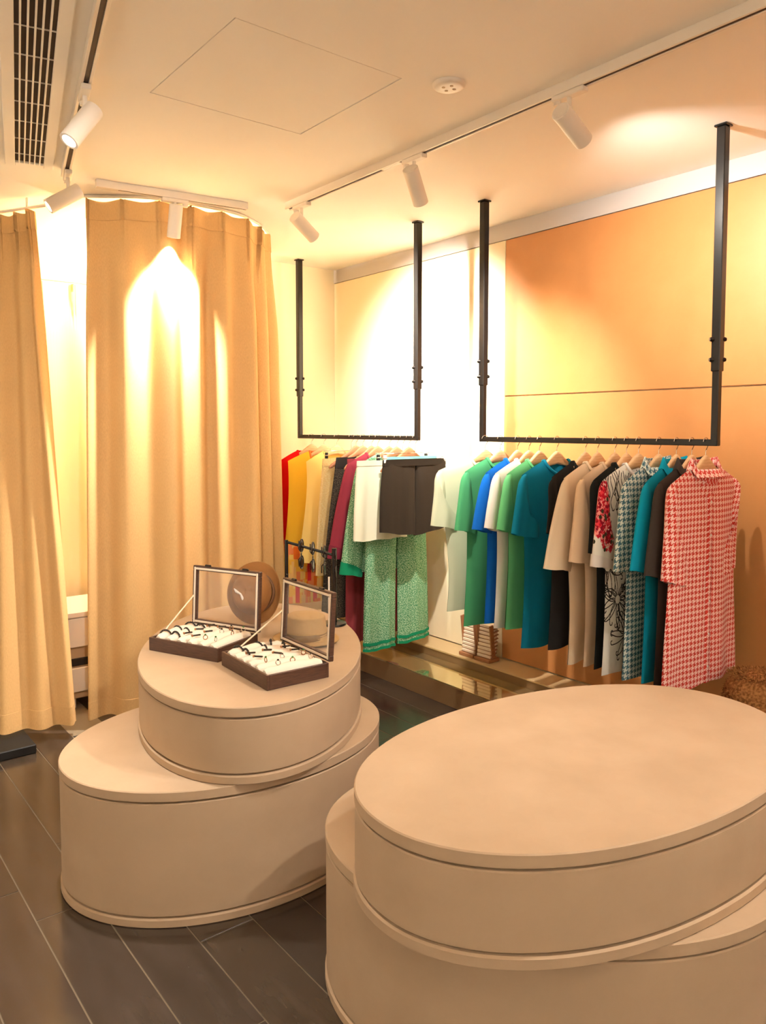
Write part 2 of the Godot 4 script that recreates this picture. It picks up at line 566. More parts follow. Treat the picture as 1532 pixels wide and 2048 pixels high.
# g: z, kind colours and shape, label; built around the rail point
func top(called: String, label: String, category: String, g: Dictionary, group: String) -> Node3D:
	var d := {"hw": 0.235, "hem_hw": 0.24, "top": -0.092, "sh": -0.155, "hem": -0.88, "nw": 0.085, "nd": 0.07, "thick": 0.021, "fold": 0.007, "curl": 0.0, "phase": g.z * 7.3, "sl": 0.25, "sw": 0.175, "out": 0.09, "yaw": 0.0, "collar": false, "nz": 0.036}
	d.merge(g, true)
	var o := thing(called, label, category, Vector3(RAIL_X, RAIL_Y, d.z), d.yaw, group)
	part("body", body_mesh(d), d.mat, o)
	for s in ([-1.0, 1.0] if d.sl > 0.0 else []):
		var out: float = d.out if s < 0 else d.get("out_r", -0.005)
		var L := [Vector2(s * (d.hw - 0.03), d.sh + 0.008), Vector2(s * (d.hw + 0.012), d.sh - 0.02), Vector2(s * (d.hw + out * 0.62), d.sh - d.sl * 0.5), Vector2(s * (d.hw + out), d.sh - d.sl)]
		var R := [Vector2(s * (d.hw - 0.05), d.sh - 0.13), Vector2(s * (d.hw - 0.045), d.sh - 0.2), Vector2(s * (d.hw + out * 0.62 - d.sw * 0.85), d.sh - 0.08 - d.sl * 0.62), Vector2(s * (d.hw + out - d.sw), d.sh - d.sl - d.get("drop", 0.035))]
		var sm: Material = d.get("sleeve_mat", d.mat)
		var spec := {"thick": d.thick * 1.1, "fold": 0.006, "waves": 1.1, "phase": d.phase + s, "curl": d.curl, "top": 0.3}
		part("sleeve", pouch(L, R, spec), sm, o)
		if d.has("trim"):
			var tr := spec.duplicate()
			tr.merge({"t0": 0.9, "t1": 1.0, "grow": 0.003, "nv": 4}, true)
			part("cuff_trim", pouch(L, R, tr), d.trim, o)
		if d.has("cuff"):
			var cf := spec.duplicate()
			cf.merge({"t0": 0.88, "t1": 1.005, "grow": 0.003, "nv": 4}, true)
			part("cuff", pouch(L, R, cf), d.get("cuff"), o)
	if d.has("lower"):
		# printed lower part of a dress
		var w0: float = lerpf(d.hw, d.hem_hw, 0.6)
		part("lower_panel", pouch([Vector2(-w0, d.lower_y), Vector2(-d.hem_hw - 0.004, d.hem - 0.01)], [Vector2(w0, d.lower_y), Vector2(d.hem_hw + 0.004, d.hem - 0.01)], {"thick": d.thick + 0.012, "fold": d.fold, "waves": 2.0, "phase": d.phase, "top": 0.95}), d.lower, o)
	if d.collar:
		var base := neck_loop(d)
		var r0 := PackedVector3Array(base)
		var r1 := PackedVector3Array()
		var r2 := PackedVector3Array()
		var r3 := PackedVector3Array()
		var uv := [[], [], [], []]
		for i in base.size():
			var p: Vector3 = base[i]
			var back := 1.0 if p.z <= 0.0 else 0.55
			var top_y: float = maxf(p.y, d.top - 0.03)
			r1.append(Vector3(p.x * 0.98, top_y + 0.034 * back, p.z * 0.95))
			r2.append(Vector3(p.x * 1.06, top_y + 0.036 * back, p.z * 1.12))
			r3.append(Vector3(p.x * 1.34, top_y - 0.012, p.z * 1.25 + (0.008 if p.z > 0 else -0.004)))
			for r in 4:
				uv[r].append(Vector2(i * 0.018, r * 0.03))
		part("collar", rows_mesh([r0, r1, r2, r3], true, uv), d.mat, o)
		# button front
		var pl := []
		var pr := []
		for k in 5:
			var y: float = lerpf(d.top - d.nd + 0.01, d.hem + 0.004, k / 4.0)
			pl.append(Vector2(-0.016, y))
			pr.append(Vector2(0.016, y))
		var rows := []
		var uvp := []
		for k in 25:
			var y: float = lerpf(d.top - d.nd - 0.004, d.hem + 0.004, k / 24.0)
			var v: float = (d.top - y) / (d.top - d.hem)
			var zf: float = d.thick * lerpf(0.72, 1.0, smoothstep(0.0, 0.22, v))
			zf = maxf(zf, d.nz * (1.0 - smoothstep(0.0, 0.16, v)))
			zf += d.fold * pow(v, 0.8) * (sin(d.phase) + 0.5 * sin(d.phase * 1.9 + v * 1.5)) + d.fold * 0.4 * v * sin(d.phase * 2.7)
			rows.append(PackedVector3Array([Vector3(-0.017, y, zf - 0.004), Vector3(-0.015, y, zf + 0.005), Vector3(0.015, y, zf + 0.005), Vector3(0.017, y, zf - 0.004)]))
			uvp.append([Vector2(0.24, -y), Vector2(0.245, -y), Vector2(0.275, -y), Vector2(0.28, -y)])
			if k % 4 == 2 and d.has("buttons"):
				part("button", lathe([[0.0045, -0.001], [0.0055, 0.0], [0.004, 0.0015]], 10), d.buttons, o, Vector3(0, y, zf + 0.006), Vector3(PI / 2, 0, 0))
		part("placket", rows_mesh(rows, false, uvp), d.mat, o)
	else:
		var lp := neck_loop(d)
		lp.append(lp[0])
		part("neckband", tube(lp, 0.0075, 6), d.get("band", d.mat), o)
	return o

func clip_hanger(label: String, z: float, half: float, group: String, yaw := 0.0, dark := false, drop := -0.085) -> Node3D:
	var o := thing("clip_hanger", label, "hanger", Vector3(RAIL_X, RAIL_Y, z), yaw, group)
	var pts := [Vector3(0, drop, 0), Vector3(0, -0.035, 0), Vector3(0.006, -0.026, 0), Vector3(0.017, -0.012, 0)]
	for i in 12:
		var q := -0.3 + 3.3 * i / 11.0
		pts.append(Vector3(0.0195 * cos(q), 0.0195 * sin(q), 0))
	part("hook", tube(pts, 0.0018, 6), M.chrome, o)
	part("bar", tube([Vector3(-half, drop - 0.02, 0), Vector3(-half, drop, 0), Vector3(0, drop + 0.001, 0), Vector3(half, drop, 0), Vector3(half, drop - 0.02, 0)], 0.002, 6), M.chrome, o)
	for s in [-1.0, 1.0]:
		var c := part("clip", cbox(Vector3(0.018, 0.045, 0.016), 0.003), M.black if dark else M.white_metal, o, Vector3(s * (half - 0.02), drop - 0.03, 0))
		part("spring", cbox(Vector3(0.02, 0.006, 0.02), 0.002), M.chrome, c, Vector3(0, 0.004, 0))
	return o

# ------------------------------------------------------------------ plinths
func oval(c: Vector2, a: float, b: float, dir: Vector2, squash := 2.0, n := 96) -> Array:
	var pts := []
	var per := Vector2(-dir.y, dir.x)
	for i in n:
		var t := TAU * i / n
		var cx := cos(t)
		var sx := sin(t)
		var k := 2.0 / squash
		pts.append(c + dir * a * signf(cx) * pow(absf(cx), k) + per * b * signf(sx) * pow(absf(sx), k))
	return pts

func oval_solid(out: Array, mid: Vector2, profile: Array) -> ArrayMesh:
	var rows := []
	for p in profile:
		var row := PackedVector3Array()
		var n := out.size()
		for i in n:
			var tan: Vector2 = out[(i + 1) % n] - out[(i - 1 + n) % n]
			var nor := Vector2(tan.y, -tan.x).normalized()
			var q: Vector2 = out[i] + nor * p[0] - mid
			row.append(Vector3(q.x, p[1], q.y))
		rows.append(row)
	return rows_mesh(rows, true, [], true, true, true)

func plinth(label: String, c: Vector2, a: float, b: float, dir: Vector2, y0: float, y1: float, squash := 2.0):
	var o := thing("display_plinth", label, "plinth", Vector3(c.x, y0, c.y), 0.0, "oval display plinths")
	var out := oval(c, a, b, dir.normalized(), squash)
	var h := y1 - y0
	part("body", oval_solid(out, c, [[-0.014, 0.004], [-0.014, 0.033], [-0.005, 0.033], [-0.002, 0.036], [-0.002, h - 0.041], [-0.005, h - 0.038], [-0.016, h - 0.038], [-0.016, h - 0.02]]), M.plinth, o)
	part("top_slab", oval_solid(out, c, [[-0.003, h - 0.032], [0.0, h - 0.029], [0.0, h - 0.003], [-0.003, h]]), M.plinth, o)
	part("base_band", oval_solid(out, c, [[-0.003, 0.0], [0.002, 0.003], [0.002, 0.024], [-0.003, 0.028]]), M.plinth, o)

# ------------------------------------------------------------------ track lights
func track(label: String, a: Vector3, b: Vector3, slots: Array) -> Node3D:
	var d := b - a
	var o := thing("light_track", label, "light track", a, atan2(-d.z, d.x))
	var l := d.length()
	# a channel: two side walls and a roof, open below
	part("channel", cbox(Vector3(l, 0.008, 0.036), 0.001), M.white_metal, o, Vector3(l / 2, -0.004, 0))
	for s in [-1.0, 1.0]:
		part("side_wall", cbox(Vector3(l, 0.028, 0.010), 0.0012), M.white_metal, o, Vector3(l / 2, -0.02, s * 0.013))
	part("conductor", cbox(Vector3(l - 0.02, 0.004, 0.015), 0.0005), M.slot, o, Vector3(l / 2, -0.029, 0))
	for s in slots:
		part("cover_strip", cbox(Vector3(s[1] - s[0], 0.004, 0.016), 0.0005), M.white_metal, o, Vector3((s[0] + s[1]) / 2, -0.032, 0))
	return o

func spot(label: String, at: Vector3, dir: Vector3, energy: float, angle: float, along: Vector3, group: String, size := 0.03, drop := 0.085, lit := true):
	dir = dir.normalized()
	var o := thing("track_spotlight", label, "spotlight", at, 0.0, group)
	var ya := atan2(-along.z, along.x)
	var ad := part("adapter", cbox(Vector3(0.13, 0.018, 0.032), 0.003), M.white_metal, o, Vector3(0, -0.009, 0), Vector3(0, ya, 0))
	part("latch", lathe([[0.012, 0.0], [0.013, 0.003], [0.013, 0.014], [0.011, 0.016]], 20), M.white_metal, ad, Vector3(0.05, -0.022, 0))
	part("stem", lathe([[0.008, -drop - 0.01], [0.008, -0.012]], 14), M.white_metal, o)
	var k := Vector3(0, -drop - 0.012, 0)
	# cylinder along its own y axis, light leaves at -y
	var body := MeshInstance3D.new()
	var c := k + dir * 0.022
	var up := -dir
	var sx := up.cross(Vector3.RIGHT if absf(up.x) < 0.8 else Vector3.FORWARD).normalized()
	var bs := Basis(sx, up, sx.cross(up))
	body.name = "housing"
	body.mesh = lathe([[0.021, -0.062], [0.024, -0.079], [0.031, -0.0795], [0.0325, -0.078], [0.0325, 0.076], [0.0315, 0.078], [0.027, 0.078], [0.0265, 0.0765], [0.02, 0.0765]], 36, true, true, true)
	body.material_override = M.white_metal
	body.transform = Transform3D(bs, c)
	o.add_child(body, true)
	part("end_cap", lathe([[0.0265, 0.0], [0.0265, 0.002], [0.025, 0.0026], [0.02, 0.0026]], 28), M.white_metal, body, Vector3(0, 0.0765, 0))
	part("lamp_face", lathe([[0.0205, -0.001], [0.0205, 0.0]], 24), M.glow, body, Vector3(0, -0.0625, 0))
	if lit:
		var l := SpotLight3D.new()
		l.name = "lamp"
		l.light_color = LAMP
		l.light_energy = energy
		l.spot_angle = angle
		l.spot_angle_attenuation = 1.0
		l.spot_range = 12.0
		l.spot_attenuation = 2.0
		l.light_size = size
		l.shadow_enabled = true
		o.add_child(l)
		l.position = c + dir * 0.085
		l.basis = Basis.looking_at(dir, Vector3.UP if absf(dir.y) < 0.95 else Vector3.RIGHT)

# ------------------------------------------------------------------ curtains
func resample(pts: Array, n: int) -> Array:
	var cv := Curve2D.new()
	for i in pts.size():
		var a: Vector2 = pts[maxi(i - 1, 0)]
		var b: Vector2 = pts[mini(i + 1, pts.size() - 1)]
		var t := (b - a) / 6.0
		cv.add_point(pts[i], -t, t)
	var out := []
	var l := cv.get_baked_length()
	for i in n:
		out.append(cv.sample_baked(l * i / (n - 1), true))
	return out

func fold_at(s: float, v: float, period: float, amp: float, ph: float) -> float:
	var f := s / period
	var big := sin(TAU * f + ph + 0.8 * sin(f * 1.7 + ph)) * 0.7 + 0.4 * sin(TAU * f * 0.43 + ph * 2.0)
	var fr: float = f - round(f)
	var pinch := exp(-pow(fr / 0.07, 2.0)) * cos(fr * 70.0)
	return big * amp * lerpf(0.3, 1.0, smoothstep(0.0, 0.25, v)) * lerpf(1.0, 1.25, v) + pinch * 0.022 * (1.0 - smoothstep(0.02, 0.13, v))

func curtain(called: String, label: String, tops: Array, bots: Array, y1: float, y0: float, period: float, amp: float, ph: float, m: Material, heading := true, v_max := 1.0):
	var n := 220
	var nv := 40
	var A := resample(tops, n)
	var B := resample(bots, n)
	var len := 0.0
	for i in n - 1:
		len += A[i].distance_to(A[i + 1])
	var o := thing(called, label, "curtain", Vector3(A[0].x, y0, A[0].y))
	var make := func(va: float, vb: float, rows_n: int, off: float, thick: float) -> ArrayMesh:
		var front := []
		var back := []
		for j in rows_n + 1:
			var v := lerpf(va, vb, float(j) / rows_n)
			var rf := PackedVector3Array()
			var rb := PackedVector3Array()
			for i in n:
				var s := len * i / (n - 1)
				var p: Vector2 = A[i].lerp(B[i], v)
				var q0: Vector2 = A[maxi(i - 1, 0)].lerp(B[maxi(i - 1, 0)], v)
				var q1: Vector2 = A[mini(i + 1, n - 1)].lerp(B[mini(i + 1, n - 1)], v)
				var nor := (q1 - q0).normalized()
				nor = Vector2(-nor.y, nor.x)
				var d := fold_at(s, v, period, amp, ph)
				var y := lerpf(y1, y0, v)
				if v < 0.02:
					y -= 0.012 * absf(sin(PI * s / period))
				var pf := p + nor * (d + off)
				var pb := p + nor * (d + off - thick)
				rf.append(Vector3(pf.x - A[0].x, y - y0, pf.y - A[0].y))
				rb.append(Vector3(pb.x - A[0].x, y - y0, pb.y - A[0].y))
			front.append(rf)
			back.append(rb)
		back.reverse()
		var st := new_st()
		rows_into(st, front, false, [], false, false, false, 0)
		rows_into(st, back, false, [], false, false, false, 1)
		# closed edges
		rows_into(st, [front[rows_n], back[0]], false, [], false, false, false, 2)
		rows_into(st, [back[rows_n], front[0]], false, [], false, false, false, 3)
		var e0 := PackedVector3Array()
		var e1 := PackedVector3Array()
		var e2 := PackedVector3Array()
		var e3 := PackedVector3Array()
		for j in rows_n + 1:
			e0.append(front[j][0])
			e1.append(back[rows_n - j][0])
			e2.append(front[j][n - 1])
			e3.append(back[rows_n - j][n - 1])
		rows_into(st, [e0, e1], false, [], false, false, false, 4)
		rows_into(st, [e3, e2], false, [], false, false, false, 5)
		return done(st)
	part("drape", make.call(0.0, v_max, nv, 0.0, 0.003), m, o)
	if heading:
		part("heading_band", make.call(0.001, 0.04, 6, 0.003, 0.008), m, o)
		part("hem", make.call(0.965, 1.0, 5, 0.002, 0.007), m, o)
	return o

func _ready():
	# ---------------- camera
	var cam := Camera3D.new()
	cam.name = "camera"
	add_child(cam)
	var F := 1550.0
	cam.projection = Camera3D.PROJECTION_FRUSTUM
	cam.near = 0.05
	cam.far = 60.0
	cam.size = 2048.0 / F * cam.near
	cam.frustum_offset = Vector2(0.0, (951.8 - 1024.0) / F * cam.near)
	cam.position = Vector3(0, 1.5, 0)
	cam.rotation_degrees = Vector3(-3.5, -38.41, 0)
	cam.current = true
	# ---------------- environment: a closed shop, lit by its lamps only
	var we := WorldEnvironment.new()
	we.name = "world"
	var env := Environment.new()
	env.background_mode = Environment.BG_COLOR
	env.background_color = Color(0, 0, 0)
	env.tonemap_mode = Environment.TONE_MAPPER_LINEAR
	env.tonemap_exposure = 2.85
	env.sdfgi_enabled = true
	env.ssao_enabled = true
	env.ssil_enabled = true
	we.environment = env
	add_child(we)
	make_materials()
	build_shell()
	build_ceiling_things()
	build_lights()
	build_curtains()
	build_plinths()
	build_racks()
	build_right_garments()
	build_left_garments()
	build_plinth_things()
	build_small_things()

func build_shell():
	# floor: grout bed with planks laid along the wall
	var fl := struct("floor", cbox(Vector3(6.2, 0.1, 7.4), 0.0), M.grout, Vector3(0.6, -0.0515, -1.3), "dark stone-look plank floor", "floor")
	rng.seed = 4
	var bits := []
	for k in 2:
		bits.append(cbox(Vector3(0.171, 0.012, [1.196, 0.596][k]), 0.0007))
	var x := 0.585 + 0.0875 - 0.175 * 12
	var row := 0
	while x < 2.84:
		var z: float = -3.64 + [0.0, -0.42, -0.8, -0.2][row % 4] - 1.2
		while z < 0.9:
			if z > -4.95:
				part("plank", bits[0], M.planks[rng.randi() % 4], fl, Vector3(x - 0.6, 0.0455, z + 0.6 + 1.3))
			z += 1.2
		x += 0.175
		row += 1
	var cs := new_st()
	var hx := [1.071, 1.681]
	var hz := [-2.640, -2.018]
	for q in [[-2.5, hx[0], -5.0, 2.4], [hx[1], 3.7, -5.0, 2.4], [hx[0], hx[1], -5.0, hz[0]], [hx[0], hx[1], hz[1], 2.4]]:
		cs.append_from(cbox(Vector3(q[1] - q[0], 0.03, q[3] - q[2]), 0.0), 0, Transform3D(Basis(), Vector3((q[0] + q[1]) / 2 - 0.6, 0.015, (q[2] + q[3]) / 2 + 1.3)))
	cs.append_from(cbox(Vector3(6.2, 0.1, 7.4), 0.0), 0, Transform3D(Basis(), Vector3(0, 0.08, 0)))
	struct("ceiling", cs.commit(), M.ceiling, Vector3(0.6, CEIL, -1.3), "smooth cream plaster ceiling", "ceiling")
	struct("wall_back", cbox(Vector3(6.2, 2.8, 0.14), 0.0), M.cream_wall, Vector3(0.6, 1.3, -4.92), "cream back wall behind the fitting room and short rack", "wall")
	struct("wall_front", cbox(Vector3(6.2, 2.8, 0.14), 0.0), M.white_wall, Vector3(0.6, 1.3, 2.3), "white wall at the near end of the shop", "wall")
	struct("wall_left", cbox(Vector3(0.14, 2.8, 7.4), 0.0), M.white_wall, Vector3(-2.35, 1.3, -1.3), "white wall across the shop", "wall")
	# a short return beside the fitting room that carries the corner
	struct("wall_corner", cbox(Vector3(0.95, 2.66, 0.14), 0.0), M.cream_wall, Vector3(2.90, 1.32, -4.79), "cream wall in the corner behind the short rack", "wall")
	var w := struct("wall_right", cbox(Vector3(0.16, 2.8, 7.4), 0.0), M.cream_wall, Vector3(3.386, 1.3, -1.3), "pale cream wall with tan panels on its right part", "wall")
	var spans := [[-3.035, -0.58], [-0.576, 2.2]]
	for s in spans:
		var l: float = s[1] - s[0]
		var c: float = (s[0] + s[1]) / 2.0
		part("panel", cbox(Vector3(0.022, 0.868, l), 0.002), M.panel, w, Vector3(3.297 - 3.386, 2.119 - 1.3, c + 1.3), Vector3.ZERO, "tan wall panel above the joint")
		part("panel", cbox(Vector3(0.022, 1.503, l), 0.002), M.panel, w, Vector3(3.297 - 3.386, 0.928 - 1.3, c + 1.3), Vector3.ZERO, "tan wall panel below the joint")
	part("panel", cbox(Vector3(0.02, 2.376, 1.68), 0.001), M.cream_wall, w, Vector3(3.296 - 3.386, 1.365 - 1.3, -3.877 + 1.3), Vector3.ZERO, "pale cream wall board left of the tan panels")
	struct("trim_1", cbox(Vector3(0.1, 0.094, 7.2), 0.001), M.soffit, Vector3(3.333, 2.603, -1.2), "grey soffit strip along the top of the panelled wall", "trim")
	# stepped ledge along the wall
	var p := thing("stepped_ledge", "two-step ledge with a glossy lower tread along the wall", "ledge", Vector3(3.05, 0, -1.3))
	part("lower_step", cbox(Vector3(0.285, 0.112, 6.8), 0.001), M.step_front, p, Vector3(2.975 - 3.05, 0.056, 0))
	part("lower_tread", cbox(Vector3(0.282, 0.008, 6.8), 0.0008), M.step_gloss, p, Vector3(2.9735 - 3.05, 0.116, 0), Vector3.ZERO, "polished lower tread mirroring the wall")
	part("upper_step", cbox(Vector3(0.168, 0.163, 6.8), 0.001), M.step_front, p, Vector3(3.201 - 3.05, 0.0815, 0))
	part("upper_tread", cbox(Vector3(0.173, 0.009, 6.8), 0.001), M.step_top, p, Vector3(3.1985 - 3.05, 0.1678, 0), Vector3.ZERO, "beige upper tread")

func build_ceiling_things():
	# access hatch
	var h := thing("access_hatch", "square flush access hatch outlined in the ceiling", "hatch", Vector3(1.376, CEIL, -2.329))
	part("panel", cbox(Vector3(0.603, 0.02, 0.615), 0.001), M.ceiling, h, Vector3(0, 0.0105, 0))
	# speaker / detector disc
	var d := thing("ceiling_detector", "round white disc with small holes on the ceiling", "detector", Vector3(1.83, CEIL, -1.953))
	part("disc", lathe([[0.03, -0.014], [0.045, -0.013], [0.054, -0.008], [0.056, 0.0]], 40, false), M.white_metal, d)
	for k in 4:
		var a := k * TAU / 4.0 + 0.3
		part("hole", lathe([[0.006, -0.0152], [0.006, -0.012]], 12), M.beige, d, Vector3(0.02 * cos(a), 0, 0.02 * sin(a)))
	# second small disc by the curtain track
	var d2 := thing("ceiling_sensor", "small cream disc on the ceiling above the big curtain", "sensor", Vector3(1.63, CEIL, -3.93 + 0.05))
	part("disc", lathe([[0.02, -0.012], [0.034, -0.01], [0.04, 0.0]], 28, false), M.beige, d2)
	# air grille, turned with the side passage
	var ang := atan2(-(-3.64 + 2.302), 0.885 - 0.571)
	var dirv := Vector3(0.2285, 0, -0.9735)
	var mid := Vector3(0.885, CEIL, -3.64) + Vector3(0.04, 0, 0.03) - dirv * 0.85
	var v := thing("air_grille", "long cream air grille with dark slots in the ceiling", "grille", mid, atan2(-dirv.z, dirv.x))
	var L := 1.72
	part("backing", cbox(Vector3(L, 0.003, 0.12), 0.0), M.vent_dark, v, Vector3(0, -0.0025, 0))
	for s in [-1.0, 1.0]:
		part("frame_rail", cbox(Vector3(L + 0.1, 0.012, 0.04), 0.003), M.ceiling, v, Vector3(0, -0.006, s * 0.076))
		part("frame_end", cbox(Vector3(0.045, 0.012, 0.115), 0.003), M.ceiling, v, Vector3(s * (L / 2 + 0.028), -0.006, 0))
	for k in 5:
		part("slat", cbox(Vector3(L, 0.012, 0.0055), 0.001), M.ceiling, v, Vector3(0, -0.009, -0.04 + k * 0.02))
	for k in 9:
		part("cross_bar", cbox(Vector3(0.003, 0.004, 0.115), 0.0005), M.ceiling, v, Vector3(-L / 2 + 0.1 + k * 0.19, -0.006, 0))

func build_lights():
	var zdir := Vector3(0, 0, -1)
	track("long white track parallel to the tan wall, carrying three visible spotlights", Vector3(2.13, CEIL, -3.47), Vector3(2.13, CEIL, 1.6), [[0.78, 0.9], [2.6, 2.75]])
	var ld := Vector3(0.22, 0, -0.975)
	track("white track beside the air grille at the top left", Vector3(-0.151, CEIL, 1.8), Vector3(1.082, CEIL, -3.64), [])
	track("short white track above the big curtain", Vector3(1.235, CEIL, -3.70), Vector3(1.965, CEIL, -3.60), [[0.0, 0.1]])
	var yb := CEIL - 0.034
	var g := "white track spotlights"
	spot("white cylinder spotlight nearest the camera on the long track", Vector3(2.13, yb, -1.69), Vector3(0.92, -0.38, -0.1), 1.0, 54.0, zdir, g)
	spot("white cylinder spotlight in the middle of the long track", Vector3(2.13, yb, -2.48), Vector3(0.65, -0.73, -0.31), 2.9, 40.0, zdir, g)
	spot("white cylinder spotlight at the far end of the long track", Vector3(2.13, yb, -3.34), Vector3(0.84, -0.50, -0.17), 5.0, 42.0, zdir, g)
	spot("white cylinder spotlight with a glowing rim beside the air grille", Vector3(0.865, yb, -2.68), Vector3(-0.56, -0.80, 0.10), 3.0, 58.0, ld, g)
	spot("white cylinder spotlight at the far end of the left track", Vector3(1.075, yb, -3.58), Vector3(-0.8, -0.55, -0.12), 9.0, 30.0, ld, g)
	spot("white cylinder spotlight throwing a white patch on the big curtain", Vector3(1.60, yb, -3.65), Vector3(0.04, -0.93, -0.34), 4.6, 36.0, Vector3(0.73, 0, 0.1), g, 0.02, 0.07)
	# the same lamps go on along the two tracks, outside the frame
	var bh := "track spotlights behind the camera"
	spot("white cylinder spotlight on the long track, beyond the frame's right edge", Vector3(2.13, yb, -0.9), Vector3(0.9, -0.32, -0.12), 0.9, 40.0, zdir, bh)
	spot("white cylinder spotlight on the long track, turned down on the nearest plinth", Vector3(2.13, yb, -0.3), Vector3(-0.47, -1.84, -0.75), 1.15, 46.0, zdir, bh)
	spot("white cylinder spotlight on the left track, above the frame's top edge", Vector3(0.585, yb, -1.42), Vector3(0.95, -1.15, -2.3), 1.1, 36.0, ld, bh)
	spot("white cylinder spotlight on the long track, turned down on the left plinths", Vector3(2.13, yb, -0.65), Vector3(-0.85, -2.05, -1.85), 0.9, 36.0, zdir, bh)
	spot("white cylinder spotlight on the left track, turned to the side wall", Vector3(0.195, yb, 0.3), Vector3(-1.0, 0.12, 0.1), 4.2, 50.0, ld, bh)
	spot("white cylinder spotlight on the left track, turned to the far corner", Vector3(-0.03, yb, 1.3), Vector3(-0.7, 0.12, 0.8), 4.2, 50.0, ld, bh)
	spot("white cylinder spotlight on the long track, turned to the end wall", Vector3(2.13, yb, 0.5), Vector3(-0.2, 0.12, 1.0), 4.2, 50.0, zdir, bh)
	# lamp inside the fitting room
	var o := thing("downlight", "small round downlight inside the fitting room", "downlight", Vector3(1.82, CEIL, -4.42))
	part("ring", lathe([[0.04, -0.004], [0.05, -0.006], [0.055, 0.0]], 28, false, false), M.white_metal, o)
	part("lamp_face", lathe([[0.04, -0.003], [0.04, -0.001]], 24), M.glow, o)
	var l := OmniLight3D.new()
	l.name = "lamp"
	l.light_color = Color(1.0, 0.93, 0.8)
	l.light_energy = 0.9
	l.omni_range = 8.0
	l.omni_attenuation = 2.0
	l.light_size = 0.04
	l.shadow_enabled = true
	o.add_child(l)
	l.position = Vector3(0, -0.06, 0)

func build_curtains():
	# ceiling rail of the fitting room
	var rail := resample([Vector2(1.16, -4.05), Vector2(1.288, -3.95), Vector2(1.506, -3.80), Vector2(1.654, -3.775), Vector2(1.86, -3.76), Vector2(2.056, -3.80), Vector2(2.279, -3.97), Vector2(2.43, -4.22), Vector2(2.46, -4.70)], 60)
	var pts := []
	for p in rail:
		pts.append(Vector3(p.x - 1.288, -0.008, p.y + 3.95))
	var r := thing("curtain_rail", "thin white curved rail on the ceiling carrying the big curtain", "curtain rail", Vector3(1.288, CEIL, -3.95))
	part("rail", tube(pts, 0.008, 8), M.white_metal, r)
	var tops := [Vector2(1.288, -3.97), Vector2(1.506, -3.80), Vector2(1.654, -3.775), Vector2(1.86, -3.76), Vector2(2.056, -3.80), Vector2(2.279, -3.97), Vector2(2.43, -4.22), Vector2(2.45, -4.55)]
	var bots := [Vector2(1.235, -3.93), Vector2(1.47, -3.76), Vector2(1.64, -3.74), Vector2(1.86, -3.73), Vector2(2.07, -3.77), Vector2(2.31, -3.95), Vector2(2.46, -4.22), Vector2(2.48, -4.55)]
	curtain("fitting_room_curtain", "wide beige linen curtain with pinch pleats around the fitting room", tops, bots, 2.632, 0.045, 0.17, 0.046, 0.6, M.curtain)
	var r2 := thing("curtain_rail", "short white rail above the left gathered curtain", "curtain rail", Vector3(0.6, CEIL, -4.75))
	part("rail", tube([Vector3(0.0, -0.05, 0), Vector3(0.28, -0.05, 0.22), Vector3(0.46, -0.05, 0.55), Vector3(0.52, -0.05, 0.66)], 0.008, 8), M.white_metal, r2)
	for k in 3:
		part("bracket", cbox(Vector3(0.012, 0.05, 0.012), 0.002), M.white_metal, r2, Vector3([0.05, 0.28, 0.46][k], -0.025, [0.04, 0.22, 0.55][k]))
	curtain("gathered_curtain", "beige linen curtain gathered at the left edge of the picture", [Vector2(0.72, -4.66), Vector2(0.88, -4.48), Vector2(1.0, -4.3), Vector2(1.075, -4.14)], [Vector2(0.50, -4.28), Vector2(0.72, -4.02), Vector2(0.93, -3.87), Vector2(1.135, -3.85)], 2.585, 0.065, 0.1, 0.028, 2.1, M.curtain)
	# pale inner curtain and things seen through the gap
	curtain("inner_curtain", "pale yellow curtain inside the lit fitting room", [Vector2(1.12, -4.72), Vector2(1.5, -4.73), Vector2(1.95, -4.72)], [Vector2(1.12, -4.70), Vector2(1.5, -4.72), Vector2(1.95, -4.70)], 2.345, 0.42, 0.16, 0.014, 1.0, M.sheer, false)
	var r3 := thing("curtain_rail", "white rail along the top of the pale inner curtain", "curtain rail", Vector3(1.53, 2.36, -4.735))
	part("rail", cbox(Vector3(0.95, 0.02, 0.025), 0.003), M.white_metal, r3)
	for s in [-1.0, 1.0]:
		part("bracket", cbox(Vector3(0.02, 0.02, 0.11), 0.002), M.white_metal, r3, Vector3(s * 0.42, 0, -0.06))
	var b := thing("fitting_room_bench", "white bench cabinet seen through the curtain gap", "bench", Vector3(1.5, 0, -4.4))
	part("carcass", cbox(Vector3(0.62, 0.44, 0.38), 0.004), M.beige, b, Vector3(0, 0.275, 0))
	part("seat", cbox(Vector3(0.64, 0.035, 0.42), 0.006), M.white_lacquer, b, Vector3(0, 0.513, 0.005))
	part("drawer_front", cbox(Vector3(0.6, 0.155, 0.018), 0.003), M.white_lacquer, b, Vector3(0, 0.415, 0.199))
	part("drawer_front", cbox(Vector3(0.6, 0.13, 0.018), 0.003), M.white_lacquer, b, Vector3(0, 0.16, 0.199))
	part("grip_slot", cbox(Vector3(0.56, 0.04, 0.012), 0.002), M.black, b, Vector3(0, 0.255, 0.195))
	for s in [-1.0, 1.0]:
		for t in [-1.0, 1.0]:
			part("foot", cbox(Vector3(0.03, 0.06, 0.03), 0.003), M.white_metal, b, Vector3(s * 0.27, 0.03, t * 0.16))
	var k := thing("black_base", "low black base on the floor under the gathered curtain", "base", Vector3(0.66, 0, -3.99))
	part("block", cbox(Vector3(0.52, 0.042, 0.5), 0.004), M.black, k, Vector3(0, 0.021, 0))

